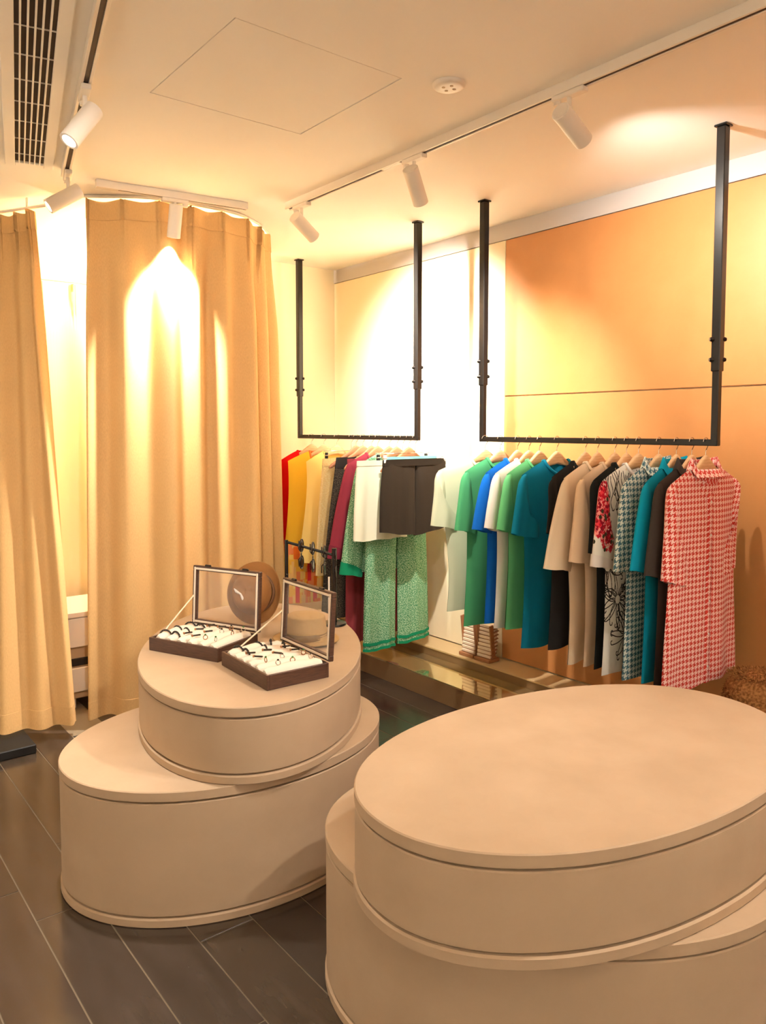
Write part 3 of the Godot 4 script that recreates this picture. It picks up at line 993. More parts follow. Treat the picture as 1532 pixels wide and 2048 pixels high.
func build_plinths():
	plinth("large lower oval plinth on the left, standing on the floor", Vector2(1.266, -2.48), 0.579, 0.436, Vector2(0.999, 0.053), 0.0, 0.42)
	plinth("shallower upper oval plinth on the left, carrying the jewellery boxes", Vector2(1.46, -2.664), 0.71, 0.42, Vector2(0.51, -0.86), 0.42, 0.66)
	plinth("lower oval plinth on the right, mostly hidden under the nearest one", Vector2(1.59, -1.31), 0.597, 0.45, Vector2(0.624, 0.781), 0.0, 0.42)
	plinth("nearest upper oval plinth on the right with an empty top", Vector2(1.658, -1.231), 0.664, 0.409, Vector2(0.997, 0.077), 0.42, 0.66, 2.12)

func rack(label: String, z0: float, z1: float, g: String):
	var o := thing("hanging_rack", label, "clothes rack", Vector3(RAIL_X, 0, (z0 + z1) / 2.0), 0.0, g)
	var hz := (z1 - z0) / 2.0
	part("rail", cbox(Vector3(0.026, 0.026, 2 * hz + 0.03), 0.003), M.black_steel, o, Vector3(0, RAIL_Y, 0))
	for s in [-1.0, 1.0]:
		part("lower_post", cbox(Vector3(0.028, 0.40, 0.028), 0.003), M.black_steel, o, Vector3(0, RAIL_Y + 0.187, s * hz))
		var up := part("upper_post", cbox(Vector3(0.036, CEIL - 1.72 - 0.008, 0.036), 0.003), M.black_steel, o, Vector3(0, (CEIL - 0.008 + 1.72) / 2.0, s * hz))
		var mid := (CEIL - 0.008 + 1.72) / 2.0
		for y in [1.765, 1.843]:
			part("bolt", tube([Vector3(0, 0, -0.032), Vector3(0, 0, -0.024), Vector3(0, 0, 0.024), Vector3(0, 0, 0.032)], [0.007, 0.010, 0.010, 0.007], 10), M.bolt, up, Vector3(0, y - mid, 0), Vector3(0, 0.9, 0))
		part("ceiling_plate", cbox(Vector3(0.05, 0.008, 0.05), 0.002), M.black_steel, o, Vector3(0, CEIL - 0.004, s * hz))

func build_racks():
	rack("black steel rack hung from the ceiling in front of the tan panels", -2.812, -1.56, "ceiling-hung clothes racks")
	rack("black steel rack hung from the ceiling in the back corner", -4.56, -3.325, "ceiling-hung clothes racks")

func build_right_garments():
	var grp := "tops on the long rack"
	var hg := "wooden hangers on the long rack"
	var zs := [-2.795, -2.69, -2.575, -2.502, -2.436, -2.332, -2.172, -2.106, -2.016, -1.957, -1.899, -1.803, -1.724, -1.657, -1.598]
	var names := ["pale sage T-shirt", "green T-shirt", "bright blue T-shirt", "white T-shirt", "light green T-shirt", "teal T-shirt", "black T-shirt", "first cream T-shirt", "second cream T-shirt", "black top beside the printed shirt", "white printed shirt", "blue check shirt", "turquoise shirt", "charcoal shirt", "red check shirt"]
	for i in 15:
		hanger("pale wooden hanger holding the " + names[i], zs[i], M.wood, hg, [-0.2, -0.05, 0.05, 0.0, 0.03, -0.03, 0.02, 0.06, 0.0, 0.03, -0.03, 0.0, 0.05, 0.0, 0.0][i])
	var col := func(r, gg, b): return cloth(rgb(r, gg, b))
	top("tshirt", "pale sage green T-shirt at the left end of the long rack", "T-shirt", {"z": zs[0], "mat": col.call(198, 202, 172), "hem": -0.87, "yaw": -0.2, "hw": 0.28, "hem_hw": 0.225, "sl": 0.27, "out": 0.04}, grp)
	top("tshirt", "mid green T-shirt second from the left on the long rack", "T-shirt", {"z": zs[1], "mat": col.call(74, 156, 104), "hem": -0.92, "yaw": -0.05, "out": 0.06, "sl": 0.28, "sw": 0.16}, grp)
	top("tshirt", "bright blue T-shirt between the mid green and the white ones", "T-shirt", {"z": zs[2], "mat": col.call(22, 102, 196), "hem": -0.88, "yaw": 0.05, "out": 0.09, "sl": 0.26, "sw": 0.16}, grp)
	top("tshirt", "white T-shirt between the bright blue and light green ones", "T-shirt", {"z": zs[3], "mat": col.call(236, 226, 218), "hem": -0.89, "yaw": 0.0, "out": 0.07, "sl": 0.25, "sw": 0.15}, grp)
	top("tshirt", "light green T-shirt between the white and teal ones", "T-shirt", {"z": zs[4], "mat": col.call(104, 188, 122), "hem": -0.88, "yaw": 0.03, "out": 0.07, "sl": 0.25}, grp)
	top("tshirt", "teal T-shirt in front of the light green one", "T-shirt", {"z": zs[5], "mat": col.call(18, 122, 150), "hem": -0.95, "yaw": -0.03, "out": 0.07, "sl": 0.26, "sw": 0.18, "hem_hw": 0.22}, grp)
	top("tshirt", "black T-shirt between the teal and the cream ones", "T-shirt", {"z": zs[6], "thick": 0.016, "fold": 0.005, "mat": col.call(40, 38, 36), "hem": -0.91, "yaw": 0.02, "out": 0.03, "sl": 0.24}, grp)
	top("tshirt", "cream T-shirt with a wide flared sleeve, left of the two", "T-shirt", {"z": zs[7], "thick": 0.016, "fold": 0.005, "mat": col.call(230, 206, 172), "hem": -0.965, "yaw": 0.06, "out": 0.13, "sl": 0.37, "sw": 0.19, "hw": 0.25, "hem_hw": 0.2}, grp)
	top("tshirt", "cream T-shirt in front of the other cream one, right of the two", "T-shirt", {"z": zs[8], "mat": col.call(222, 190, 154), "hem": -0.955, "yaw": 0.0, "out": 0.06, "sl": 0.34, "sw": 0.17, "hem_hw": 0.2}, grp)
	top("tshirt", "black top between the cream T-shirts and the printed shirt", "T-shirt", {"z": zs[9], "thick": 0.016, "fold": 0.005, "mat": col.call(32, 34, 32), "hem": -0.95, "yaw": 0.03, "out": 0.02, "sl": 0.3, "hem_hw": 0.215}, grp)
	top("printed_shirt", "white shirt with black line drawing and red flowers on the sleeve", "shirt", {"z": zs[10], "thick": 0.016, "fold": 0.005, "mat": M.lines, "sleeve_mat": M.blooms, "band": M.ribbon, "hem": -0.965, "yaw": -0.03, "out": 0.06, "sl": 0.345, "sw": 0.16, "hem_hw": 0.225, "cuff": M.ribbon}, grp)
	top("check_shirt", "blue and white houndstooth short-sleeved shirt", "shirt", {"z": zs[11], "nz": 0.026, "thick": 0.017, "fold": 0.005, "mat": M.check_blue, "hem": -0.96, "collar": true, "yaw": 0.0, "out": 0.065, "sl": 0.35, "sw": 0.19, "hem_hw": 0.235, "buttons": M.ribbon}, grp)
	top("collared_shirt", "turquoise short-sleeved shirt between the check and charcoal ones", "shirt", {"z": zs[12], "nz": 0.026, "thick": 0.017, "fold": 0.005, "mat": col.call(16, 140, 164), "hem": -0.95, "collar": true, "yaw": 0.05, "out": 0.10, "sl": 0.33, "sw": 0.19, "buttons": M.black}, grp)
	top("collared_shirt", "charcoal short-sleeved shirt beside the red check shirt", "shirt", {"z": zs[13], "nz": 0.026, "thick": 0.017, "fold": 0.005, "mat": col.call(62, 54, 48), "hem": -0.95, "collar": true, "yaw": 0.0, "out": 0.085, "sl": 0.345, "sw": 0.2, "buttons": M.black}, grp)
	top("check_shirt", "red and white houndstooth shirt at the right end of the rack", "shirt", {"z": zs[14], "mat": M.check_red, "hem": -0.955, "collar": true, "yaw": 0.0, "out": 0.05, "sl": 0.36, "sw": 0.16, "hw": 0.245, "hem_hw": 0.285, "thick": 0.022, "fold": 0.010, "nz": 0.03, "buttons": M.ribbon}, grp)

# skirt or dress panel hanging from y0, width at top and hem
func skirt(called: String, label: String, category: String, z: float, x0: float, y0: float, w0: float, w1: float, len: float, m: Material, grp: String, o2: Dictionary = {}) -> Node3D:
	var o := thing(called, label, category, Vector3(RAIL_X + x0, RAIL_Y, z), o2.get("yaw", 0.0), grp)
	var L := [Vector2(-w0, y0), Vector2(-lerpf(w0, w1, 0.45), y0 - len * 0.33), Vector2(-lerpf(w0, w1, 0.8), y0 - len * 0.66), Vector2(-w1, y0 - len)]
	var R := [Vector2(w0, y0), Vector2(lerpf(w0, w1, 0.45), y0 - len * 0.33), Vector2(lerpf(w0, w1, 0.8), y0 - len * 0.66), Vector2(w1, y0 - len)]
	var sp := {"thick": 0.022, "fold": 0.011, "waves": 2.6, "phase": z * 9.0, "nu": 26, "top": 0.6}
	sp.merge(o2, true)
	part("body", pouch(L, R, sp), m, o)
	if o2.has("waist"):
		var wb := sp.duplicate()
		wb.merge({"t0": 0.0, "t1": o2.get("waist_t", 0.09), "grow": 0.003, "nv": 4}, true)
		part("waistband", pouch(L, R, wb), o2.waist, o)
	if o2.has("lower"):
		var lo := sp.duplicate()
		lo.merge({"t0": o2.lower_t, "t1": 1.0, "grow": 0.003, "nv": 10}, true)
		part("lower_panel", pouch(L, R, lo), o2.lower, o)
	if o2.has("strap"):
		for s in [-1.0, 1.0]:
			part("strap", tube([Vector3(s * w0 * 0.8, y0 - 0.006, 0), Vector3(s * w0 * 0.7, y0 + 0.03, 0), Vector3(s * w0 * 0.62, y0 + 0.055, 0)], 0.007, 6), m, o)
	return o

func trousers(label: String, z: float, y0: float, w0: float, w1: float, len: float, m: Material, grp: String, trim: Material = null):
	var o := thing("wide_trousers", label, "trousers", Vector3(RAIL_X, RAIL_Y, z), 0.0, grp)
	for s in [-1.0, 1.0]:
		var L := [Vector2(s * w0, y0), Vector2(s * lerpf(w0, w1, 0.4), y0 - len * 0.3), Vector2(s * lerpf(w0, w1, 0.75), y0 - len * 0.65), Vector2(s * w1, y0 - len + s * 0.01)]
		var R := [Vector2(s * 0.0, y0), Vector2(s * 0.0, y0 - len * 0.28), Vector2(s * 0.008, y0 - len * 0.65), Vector2(s * 0.01, y0 - len - 0.005)]
		var sp := {"thick": 0.028, "fold": 0.011, "waves": 1.5, "phase": z * 5.0 + s, "nu": 20, "top": 0.6}
		part("leg", pouch(L, R, sp), m, o)
		if trim:
			for k in 2:
				var tr := sp.duplicate()
				tr.merge({"t0": [0.935, 0.975][k], "t1": [0.955, 1.0][k], "grow": 0.003, "nv": 3}, true)
				part("hem_trim", pouch(L, R, tr), trim, o)
	part("waistband", pouch([Vector2(-w0 - 0.004, y0 + 0.004), Vector2(-w0 - 0.004, y0 - 0.04)], [Vector2(w0 + 0.004, y0 + 0.004), Vector2(w0 + 0.004, y0 - 0.04)], {"thick": 0.026, "fold": 0.003, "nv": 4, "top": 1.0}), m, o)

func build_left_garments():
	var grp := "garments on the short corner rack"
	var hg := "hangers on the short corner rack"
	var col := func(r, gg, b): return cloth(rgb(r, gg, b))
	# front to back along the rail
	clip_hanger("wire clip hanger holding the black shorts", -3.345, 0.24, hg, 0.0)
	var o := thing("shorts", "black shorts clipped at the front of the corner rack", "shorts", Vector3(RAIL_X + 0.0, RAIL_Y, -3.345), 0.0, grp)
	for s in [-1.0, 1.0]:
		part("leg", pouch([Vector2(s * 0.232, -0.125), Vector2(s * 0.25, -0.3), Vector2(s * 0.255, -0.52)], [Vector2(0, -0.14), Vector2(0, -0.33), Vector2(-s * 0.004, -0.555)], {"thick": 0.022, "fold": 0.006, "waves": 1.5, "phase": s, "nu": 20, "top": 0.7}), col.call(50, 42, 34), o)
	part("waistband", pouch([Vector2(-0.236, -0.118), Vector2(-0.24, -0.155)], [Vector2(0.236, -0.118), Vector2(0.24, -0.155)], {"thick": 0.022, "fold": 0.002, "nv": 4, "top": 1.0}), col.call(44, 37, 30), o)
	skirt("skirt", "aqua skirt showing above the waist of the black shorts", "skirt", -3.40, 0.02, -0.105, 0.2, 0.215, 0.38, col.call(150, 214, 204), grp, {"waist": col.call(130, 204, 196)})
	hanger("brown wooden hanger right of the others on the corner rack", -3.40, M.brown_hanger, hg)
	skirt("skirt", "off-white short skirt showing left of the black shorts", "skirt", -3.455, -0.16, -0.125, 0.17, 0.2, 0.45, col.call(226, 222, 196), grp, {"waist": col.call(216, 214, 190), "fold": 0.008})
	clip_hanger("wire clip hanger holding the off-white skirt", -3.455, 0.2, hg, 0.0, true)
	trousers("green tweed wide trousers with teal hem bands", -3.51, -0.12, 0.2, 0.255, 1.1, M.tweed, grp, col.call(24, 132, 92))
	hanger("brown wooden hanger above the green tweed trousers", -3.51, M.brown_hanger, hg)
	top("tweed_jacket", "green tweed jacket with teal cuff bands", "jacket", {"z": -3.58, "mat": M.tweed, "trim": col.call(24, 132, 92), "hem": -0.78, "sl": 0.62, "sw": 0.15, "out": 0.13, "hw": 0.225, "drop": 0.03, "thick": 0.026}, grp)
	hanger("brown wooden hanger holding the green tweed jacket", -3.58, M.brown_hanger, hg)
	top("long_sleeved_top", "maroon long-sleeved top beside the tweed jacket", "top", {"z": -3.69, "mat": col.call(140, 50, 62), "cuff": col.call(120, 40, 54), "hem": -0.72, "sl": 0.54, "sw": 0.14, "out": 0.14, "hw": 0.225, "drop": 0.03}, grp)
	hanger("brown wooden hanger holding the maroon top", -3.69, M.brown_hanger, hg)
	trousers("maroon trousers hanging below the maroon top", -3.75, -0.13, 0.18, 0.2, 1.1, col.call(136, 54, 58), grp)
	hanger("brown wooden hanger above the maroon trousers", -3.75, M.brown_hanger, hg)
	skirt("long_skirt", "black patterned long skirt behind the maroon clothes", "skirt", -3.84, -0.04, -0.12, 0.16, 0.27, 0.98, M.dark_print, grp, {"waist": M.black})
	hanger("brown wooden hanger holding the black patterned skirt", -3.84, M.brown_hanger, hg)
	skirt("printed_skirt", "cream and tan printed skirt hanging from dark clips", "skirt", -3.96, -0.03, -0.13, 0.19, 0.25, 0.72, M.cream_print, grp, {"waist": M.cream_print})
	clip_hanger("clip hanger with black clips holding the cream skirt", -3.96, 0.21, hg, 0.0, true)
	hanger("brown wooden hanger left of the others on the corner rack", -3.91, M.brown_hanger, hg)
	top("sleeveless_top", "pale yellow sleeveless top beside the yellow dress", "top", {"z": -4.12, "mat": col.call(250, 218, 130), "sl": 0.0, "yaw": -0.12, "hw": 0.22, "hem_hw": 0.27, "hem": -0.8, "nd": 0.12, "nw": 0.1}, grp)
	hanger("pale wooden hanger holding the pale yellow top", -4.12, M.wood, hg, -0.12)
	top("dress", "yellow dress with an orange painted hem", "dress", {"z": -4.27, "mat": col.call(250, 200, 60), "sl": 0.0, "yaw": -0.22, "hw": 0.25, "hem_hw": 0.31, "hem": -1.08, "nd": 0.15, "nw": 0.1, "band": col.call(240, 120, 60), "lower": M.patches, "lower_y": -0.7}, grp)
	hanger("pale wooden hanger holding the yellow dress", -4.27, M.wood, hg, -0.22)
	top("dress", "bright red dress at the far left of the corner rack", "dress", {"z": -4.42, "mat": col.call(226, 22, 26), "sl": 0.0, "hw": 0.22, "hem_hw": 0.27, "hem": -1.12, "nd": 0.14, "nw": 0.1, "yaw": -0.2}, grp)
	hanger("pale wooden hanger holding the red dress", -4.42, M.wood, hg, -0.2)

func jewel_box(label: String, base: Vector3, turn: float, w: float, d: float, seed_: int):
	# local x along the hinge, z towards the viewer; hinge at -z
	var o := thing("jewellery_box", label, "jewellery box", base, turn, "open jewellery boxes")
	var h := 0.05
	part("bottom", cbox(Vector3(w - 0.004, 0.008, d - 0.004), 0.001), M.box_wood, o, Vector3(0, 0.004, 0))
	for s in [-1.0, 1.0]:
		part("side", cbox(Vector3(w, h, 0.009), 0.0015), M.box_wood, o, Vector3(0, h / 2, s * (d / 2 - 0.0045)))
		part("side", cbox(Vector3(0.009, h, d - 0.018), 0.0015), M.box_wood, o, Vector3(s * (w / 2 - 0.0045), h / 2, 0))
	# padded rolls
	rng.seed = seed_
	var n := 6
	var iw := w - 0.022
	for k in n:
		var pts := []
		var rr := []
		for i in 13:
			var t := -0.5 + i / 12.0
			pts.append(Vector3(t * (d - 0.022), 0.0, 0.0))
			rr.append(iw / n * 0.52 * (0.88 + 0.12 * cos(t * 9.0)) * (0.6 if i == 0 or i == 12 else 1.0))
		var r := part("padded_roll", tube(pts, rr, 14), M.velvet, o, Vector3(-iw / 2 + iw * (k + 0.5) / n, 0.042, 0), Vector3(0, PI / 2, 0))
	# small pieces of jewellery resting on the rolls
	var which := "left" if label.contains("left") else "right"
	var nth := ["first", "second", "third", "fourth", "fifth", "last"]
	for k in 18:
		var roll := (k / 3 + k * 2) % n
		var px := -iw / 2 + iw * (roll + 0.5) / n
		var pz := (-0.3 + 0.3 * (k % 3) + rng.randf_range(-0.06, 0.06)) * d
		var at: Vector3 = o.transform * Vector3(px, 0.042 + iw / n * 0.5, pz)
		var where: String = ", %s of the %s padded roll, %s jewellery box" % [["lid end", "middle", "front end"][k % 3], nth[roll], which]
		match (k + k / 6) % 3:
			0:
				var t := thing("bracelet", "dark bead bracelet" + where, "bracelet", at, turn + rng.randf_range(-0.5, 0.5), "jewellery in the boxes")
				for i in 9:
					var a := -1.1 + 2.2 * i / 8.0
					part("bead", lathe([[0.001, -0.004], [0.003, -0.003], [0.004, 0.0], [0.003, 0.003], [0.001, 0.004]], 8, false), M.acetate, t, Vector3(0.026 * sin(a), 0.026 * cos(a) - 0.024, 0))
			1:
				var t := thing("hair_clip", "dark hair clip" + where, "hair clip", at, turn + rng.randf_range(0.4, 1.4), "jewellery in the boxes")
				part("bar", cbox(Vector3(0.034, 0.005, 0.008), 0.002), M.acetate, t, Vector3(0, 0.003, 0))
				part("hinge", cbox(Vector3(0.006, 0.007, 0.01), 0.001), M.copper, t, Vector3(-0.015, 0.003, 0))
			_:
				var t := thing("ring", "small metal ring" + where, "ring", at, turn + rng.randf() * 2.0, "jewellery in the boxes")
				var rp := []
				for i in 17:
					rp.append(Vector3(0.008 * cos(TAU * i / 16.0), 0.004 + 0.008 * sin(TAU * i / 16.0), 0))
				part("band", tube(rp, 0.0016, 6), [M.copper, M.chrome][k % 2], t)
				part("stone", lathe([[0.001, 0.0], [0.004, 0.002], [0.003, 0.005], [0.001, 0.006]], 8, false), [M.lens, M.green_stone][rng.randi() % 2], t, Vector3(0, 0.011, 0))
	# glazed lid standing open, leaning back a little
	var lid := part("lid_frame", lid_mesh(w, d), M.box_wood, o, Vector3(0, h + 0.002, -d / 2 - 0.002), Vector3(-0.06, 0, 0))
	part("pane", cbox(Vector3(w - 0.03, d - 0.03, 0.002), 0.0), M.glass, lid, Vector3(0, d / 2, -0.008))
	for q in [-1.0, 1.0]:
		part("clasp", cbox(Vector3(0.03, 0.01, 0.01), 0.003), M.bolt, lid, Vector3(q * w * 0.28, d + 0.002, -0.004))
		part("lining_strip", cbox(Vector3(0.008, d - 0.012, 0.003), 0.0008), M.velvet, lid, Vector3(q * (w / 2 - 0.0115), d / 2, 0.0018))
		part("lining_strip", cbox(Vector3(w - 0.034, 0.008, 0.003), 0.0008), M.velvet, lid, Vector3(0, d / 2 + q * (d / 2 - 0.0115), 0.0018))
	part("stay_ribbon", tube([Vector3(-w / 2 + 0.012, h + 0.0, d * 0.26), Vector3(-w / 2 + 0.006, h + d * 0.52, -d / 2 - 0.02)], 0.003, 6), M.cord, o)

func lid_mesh(w: float, d: float) -> ArrayMesh:
	var st := new_st()
	var b := 0.019
	for s in [[Vector3(0, b / 2, -0.008), Vector3(w, b, 0.018)], [Vector3(0, d - b / 2, -0.008), Vector3(w, b, 0.018)], [Vector3(-w / 2 + b / 2, d / 2, -0.008), Vector3(b, d - 2 * b, 0.018)], [Vector3(w / 2 - b / 2, d / 2, -0.008), Vector3(b, d - 2 * b, 0.018)]]:
		st.append_from(cbox(s[1], 0.002), 0, Transform3D(Basis(), s[0]))
	# pale inner rebate
	return st.commit()

func build_plinth_things():
	# box 1: hinge from (1.320,-2.951) to (1.464,-2.664); front corner (1.232,-2.576)
	var e1 := Vector3(1.447 - 1.315, 0, -2.62 + 2.925)
	jewel_box("open jewellery box on the left, lid against the curtain", Vector3(1.278, 0.66, -2.715), atan2(-e1.z, e1.x), 0.335, 0.235, 3)
	var e2 := Vector3(1.444 - 1.455, 0, -2.131 + 2.47)
	jewel_box("open jewellery box on the right, nearer the plinth edge", Vector3(1.345, 0.66, -2.305), atan2(-e2.z, e2.x), 0.34, 0.235, 9)
	# felt hat lying on its side
	var hat := thing("felt_hat", "brown felt hat with a pale ribbon propped on its side", "hat", Vector3(1.62, 0.66, -2.93), 0.0)
	var bs := Basis.looking_at(Vector3(0.75, -0.10, 0.12).normalized(), Vector3.UP)
	# local axis of the hat is +y (crown); turn it so that the crown points left towards the viewer
	var axis := Vector3(-0.62, 0.22, 0.55).normalized()
	var sx := axis.cross(Vector3.UP).normalized()
	var hb := Basis(sx, axis, sx.cross(axis))
	var cr := part("crown", hat_crown(), M.felt, hat)
	cr.transform = Transform3D(hb, Vector3(0.0, 0.134, 0.0))
	var br := part("brim", hat_brim(0.085, 0.127, 0.02, 0.9), M.felt, hat)
	br.transform = cr.transform
	var rb := part("ribbon", lathe([[0.0905, 0.004], [0.0915, 0.006], [0.089, 0.026], [0.088, 0.028]], 40, false, false, false), mat(rgb(120, 86, 58), 0.7), hat)
	rb.transform = cr.transform
	var tip := Vector3(0, 0.134, 0) + axis * 0.112
	var lf := Vector3(-0.784, 0, -0.621)
	part("ribbon_end", tube([tip + lf * 0.058 - axis * 0.022 + Vector3(0, 0.012, 0), tip + lf * 0.045 - axis * 0.008, tip + lf * 0.024 + Vector3(0, -0.012, 0), tip + lf * 0.016 + Vector3(0, -0.035, 0) - axis * 0.004, tip + lf * 0.002 + Vector3(0, -0.062, 0) - axis * 0.014], [0.002, 0.006, 0.004, 0.007, 0.003], 8), M.ribbon, hat)
	# straw hat lying upright behind the right box
	var sh := thing("straw_hat", "tan straw hat standing behind the right jewellery box", "hat", Vector3(1.64, 0.66, -2.56), 0.4)
	part("crown", straw_crown(), M.straw, sh)
	part("brim", hat_brim(0.082, 0.128, 0.006, 0.3), M.straw, sh, Vector3(0, 0.012, 0))
	part("ribbon", lathe([[0.085, 0.016], [0.087, 0.018], [0.086, 0.04], [0.084, 0.042]], 40, false, false, false), mat(rgb(120, 92, 56), 0.7), sh)
	# sunglasses stand
	var s := thing("sunglasses_stand", "dark stand with a crossbar for sunglasses behind the hats", "display stand", Vector3(1.80, 0.66, -2.78), 0.0)
	var a := Vector3(1.735, 0, -2.86) - s.position
	var b := Vector3(1.875, 0, -2.70) - s.position
	a.y = 0
	b.y = 0
	part("base", lathe([[0.05, 0.0], [0.052, 0.004], [0.05, 0.01], [0.015, 0.014]], 30), M.black_steel, s, b)
	part("post", tube([b + Vector3(0, 0.01, 0), b + Vector3(0, 0.33, 0)], 0.011, 12), M.black_steel, s)
	part("post", tube([a + Vector3(0, 0.0, 0), a + Vector3(0, 0.36, 0)], 0.008, 12), M.black_steel, s)
	part("crossbar", tube([a + Vector3(0, 0.352, 0), b + Vector3(0, 0.300, 0)], 0.006, 10), M.black_steel, s)
	part("side_rod", tube([b + Vector3(-0.028, 0.012, 0.0), b + Vector3(-0.028, 0.21, 0.0)], 0.004, 8), M.white_metal, s)
	for k in 4:
		var t := 0.26 + 0.235 * k
		var p: Vector3 = s.position + a.lerp(b, t) + Vector3(0, lerpf(0.352, 0.300, t) - 0.004, 0)
		var g := thing("sunglasses", ["dark sunglasses hanging farthest left on the stand's crossbar", "dark sunglasses hanging second from the left on the crossbar", "dark sunglasses hanging third from the left on the crossbar", "dark sunglasses hanging farthest right on the stand's crossbar"][k], "sunglasses", p, 0.55 + 0.12 * k, "sunglasses on the stand")
		for q in [-1.0, 1.0]:
			var cy: float = -0.026 - (0.036 + q * 0.036) + 0.03
			var rim := []
			for i in 21:
				var w := TAU * i / 20.0
				rim.append(Vector3(0.017 * cos(w), cy + 0.027 * sin(w), 0.014))
			part("rim", tube(rim, 0.0032, 6), M.acetate, g)
			part("lens", lens_mesh(0.016, 0.026), M.lens, g, Vector3(0, cy, 0.014))
			part("temple", tube([Vector3(-0.014, cy + q * 0.02, 0.012), Vector3(-0.008, cy + q * 0.012, 0.004), Vector3(0.0, cy - q * 0.02, 0.002)], 0.0025, 6), M.acetate, g)
		part("bridge", tube([Vector3(-0.004, -0.028, 0.014), Vector3(-0.007, -0.032, 0.016), Vector3(-0.004, -0.037, 0.014)], 0.0028, 6), M.acetate, g)

func lens_mesh(a: float, b: float) -> ArrayMesh:
	var rows := []
	for q in [[0.6, 0.0022], [1.0, 0.001], [1.0, -0.001], [0.6, 0.0]]:
		var r := PackedVector3Array()
		for i in 20:
			var w := TAU * i / 20.0
			r.append(Vector3(a * q[0] * cos(w), b * q[0] * sin(w), q[1]))
		rows.append(r)
	return rows_mesh(rows, true, [], false, true, true)

func hat_crown() -> ArrayMesh:
	var rows := []
	for p in [[0.088, -0.004], [0.0895, 0.01], [0.088, 0.035], [0.085, 0.065], [0.078, 0.09], [0.064, 0.105], [0.04, 0.108], [0.015, 0.102]]:
		var r := PackedVector3Array()
		for i in 48:
			var a := -TAU * i / 48.0
			var pinch: float = 1.0 - 0.16 * smoothstep(0.04, 0.1, p[1]) * exp(-pow(angle_difference(a, -PI / 2) / 0.5, 2.0))
			var y: float = p[1] - 0.025 * smoothstep(0.06, 0.1, p[1]) * pow(absf(cos(a)), 4.0) * 0.3
			r.append(Vector3(p[0] * cos(a) * 0.93 * pinch, y, p[0] * sin(a) * 1.06 * pinch))
		rows.append(r)
	return rows_mesh(rows, true, [], false, false, true)

func straw_crown() -> ArrayMesh:
	var rows := []
	for k in 26:
		var t := k / 25.0
		var y := 0.012 + 0.105 * t
		var r := 0.084 - 0.012 * t - (0.055 * pow(maxf(0.0, t - 0.85) / 0.15, 2.0))
		r += 0.0016 * (k % 2)
		var row := PackedVector3Array()
		for i in 48:
			var a := -TAU * i / 48.0
			row.append(Vector3(r * cos(a) * 0.95, y, r * sin(a) * 1.05))
		rows.append(row)
	return rows_mesh(rows, true, [], false, false, true)

func hat_brim(r0: float, r1: float, lift: float, wave: float) -> ArrayMesh:
	var rows := []
	var prof := []
	for k in 9:
		prof.append([lerpf(r0, r1, k / 8.0), 0.0015, k / 8.0])
	for k in 9:
		prof.append([lerpf(r1, r0, k / 8.0), -0.0015, 1.0 - k / 8.0])
	for p in prof:
		var r := PackedVector3Array()
		for i in 56:
			var a := -TAU * i / 56.0
			var y: float = p[1] - lift * 0.4 * p[2] + lift * pow(p[2], 2.0) * (0.6 + wave * 0.8 * cos(2.0 * a))
			r.append(Vector3(p[0] * cos(a) * 0.94, y, p[0] * sin(a) * 1.06))
		rows.append(r)
	return rows_mesh(rows, true, [], false, false, false)

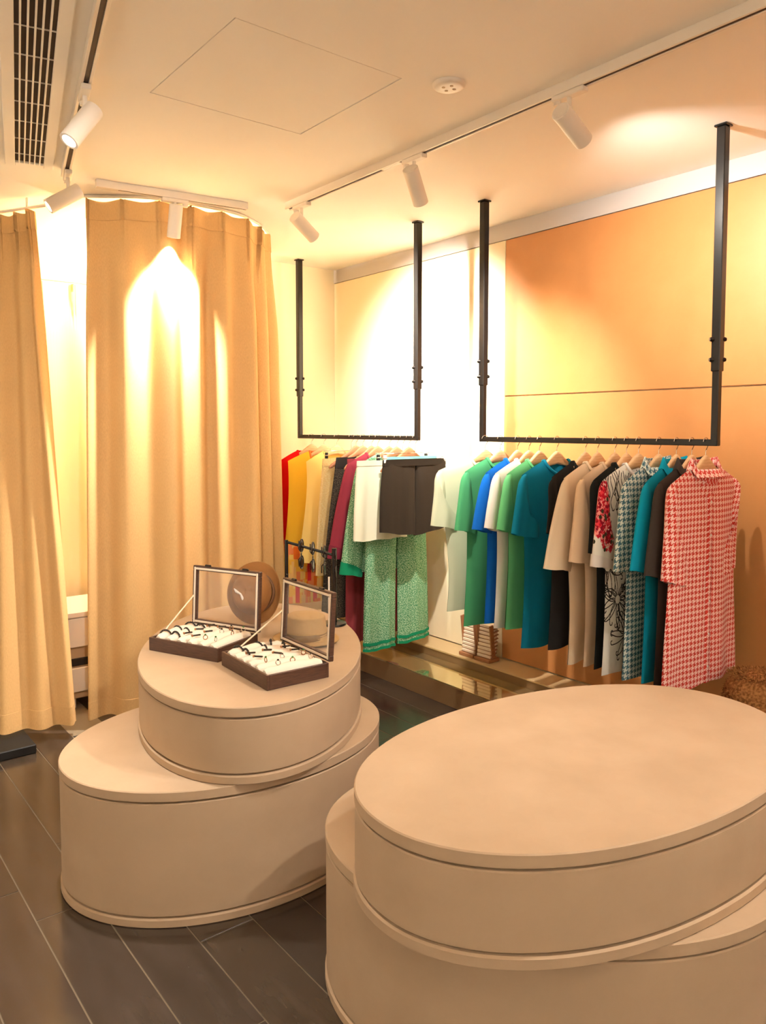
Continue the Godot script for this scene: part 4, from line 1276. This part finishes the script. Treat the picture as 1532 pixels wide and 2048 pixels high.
func build_small_things():
	# two slatted card racks on the upper tread
	var spots := [[3.185, -3.185, 10, 0.0, "taller slatted card rack on the ledge, farther from the tan panel"], [3.185, -3.06, 9, 0.05, "shorter slatted card rack on the ledge, nearer the tan panel"]]
	for q in spots:
		var o := thing("card_rack", q[4], "display rack", Vector3(q[0], 0.1723, q[1]), -PI / 2 + q[3], "slatted card racks")
		part("base", cbox(Vector3(0.118, 0.02, 0.09), 0.003), M.slat_wood, o, Vector3(0, 0.01, 0), Vector3.ZERO)
		for s in [-1.0, 1.0]:
			part("upright", cbox(Vector3(0.008, 0.021 * q[2] + 0.01, 0.03), 0.001), M.slat_wood, o, Vector3(s * 0.05, 0.02 + 0.0105 * q[2], 0.01), Vector3(0.12, 0, 0))
		for k in q[2]:
			part("slat", cbox(Vector3(0.112, 0.005, 0.05), 0.001), M.slat_wood, o, Vector3(0, 0.024 + k * 0.021, -0.012 + 0.012 - k * 0.0026), Vector3(0.15, 0, 0))
			part("card", cbox(Vector3(0.098, 0.0145, 0.05), 0.001), M.card, o, Vector3(0, 0.034 + k * 0.021, 0.004 - k * 0.0026), Vector3(0.15, 0, 0))
	# shaggy brown pouf at the right edge
	var p := thing("shaggy_pouf", "shaggy brown pouf at the right edge below the red shirt", "pouf", Vector3(2.972, 0.12, -1.40))
	var rows := []
	var n := FastNoiseLite.new()
	n.seed = 6
	n.frequency = 60.0
	for j in 30:
		var t := j / 29.0
		var y := 0.43 * t
		var rr := 0.132 * pow(clampf(1.0 - pow(absf(t * 2.0 - 1.0), 6.0), 0.02, 1.0), 0.3)
		var row := PackedVector3Array()
		for i in 72:
			var a := -TAU * i / 72.0
			var k := rr * (1.0 + 0.05 * n.get_noise_3d(cos(a), y * 2.0, sin(a)))
			row.append(Vector3(k * cos(a), y, k * sin(a)))
		rows.append(row)
	part("core", rows_mesh(rows, true, [], false, true, true), M.fur, p)
	rng.seed = 15
	var st := new_st()
	for k in 5200:
		var a := rng.randf() * TAU
		var t := pow(rng.randf(), 0.7)
		var y := 0.41 * t + 0.01
		var rr := 0.132 * pow(clampf(1.0 - pow(absf(t * 2.0 - 1.0), 6.0), 0.05, 1.0), 0.3)
		if rng.randf() < 0.25:
			y = 0.425
			rr = 0.12 * sqrt(rng.randf())
		var b := Vector3(cos(a) * rr, y, sin(a) * rr)
		var d := (Vector3(cos(a), rng.randf_range(-0.9, 0.5) + (0.8 if y > 0.42 else 0.0), sin(a)) + Vector3(rng.randf_range(-0.6, 0.6), rng.randf_range(-0.4, 0.4), rng.randf_range(-0.6, 0.6))).normalized()
		var w := d.cross(Vector3(rng.randf_range(-1, 1), rng.randf_range(-1, 1), rng.randf_range(-1, 1))).normalized() * 0.0022
		var tip := b + d * rng.randf_range(0.009, 0.018)
		st.add_vertex(b - w)
		st.add_vertex(b + w)
		st.add_vertex(tip)
	st.generate_normals()
	var f := part("pile", st.commit(), M.fur, p)
	f.set_meta("kind", "stuff")
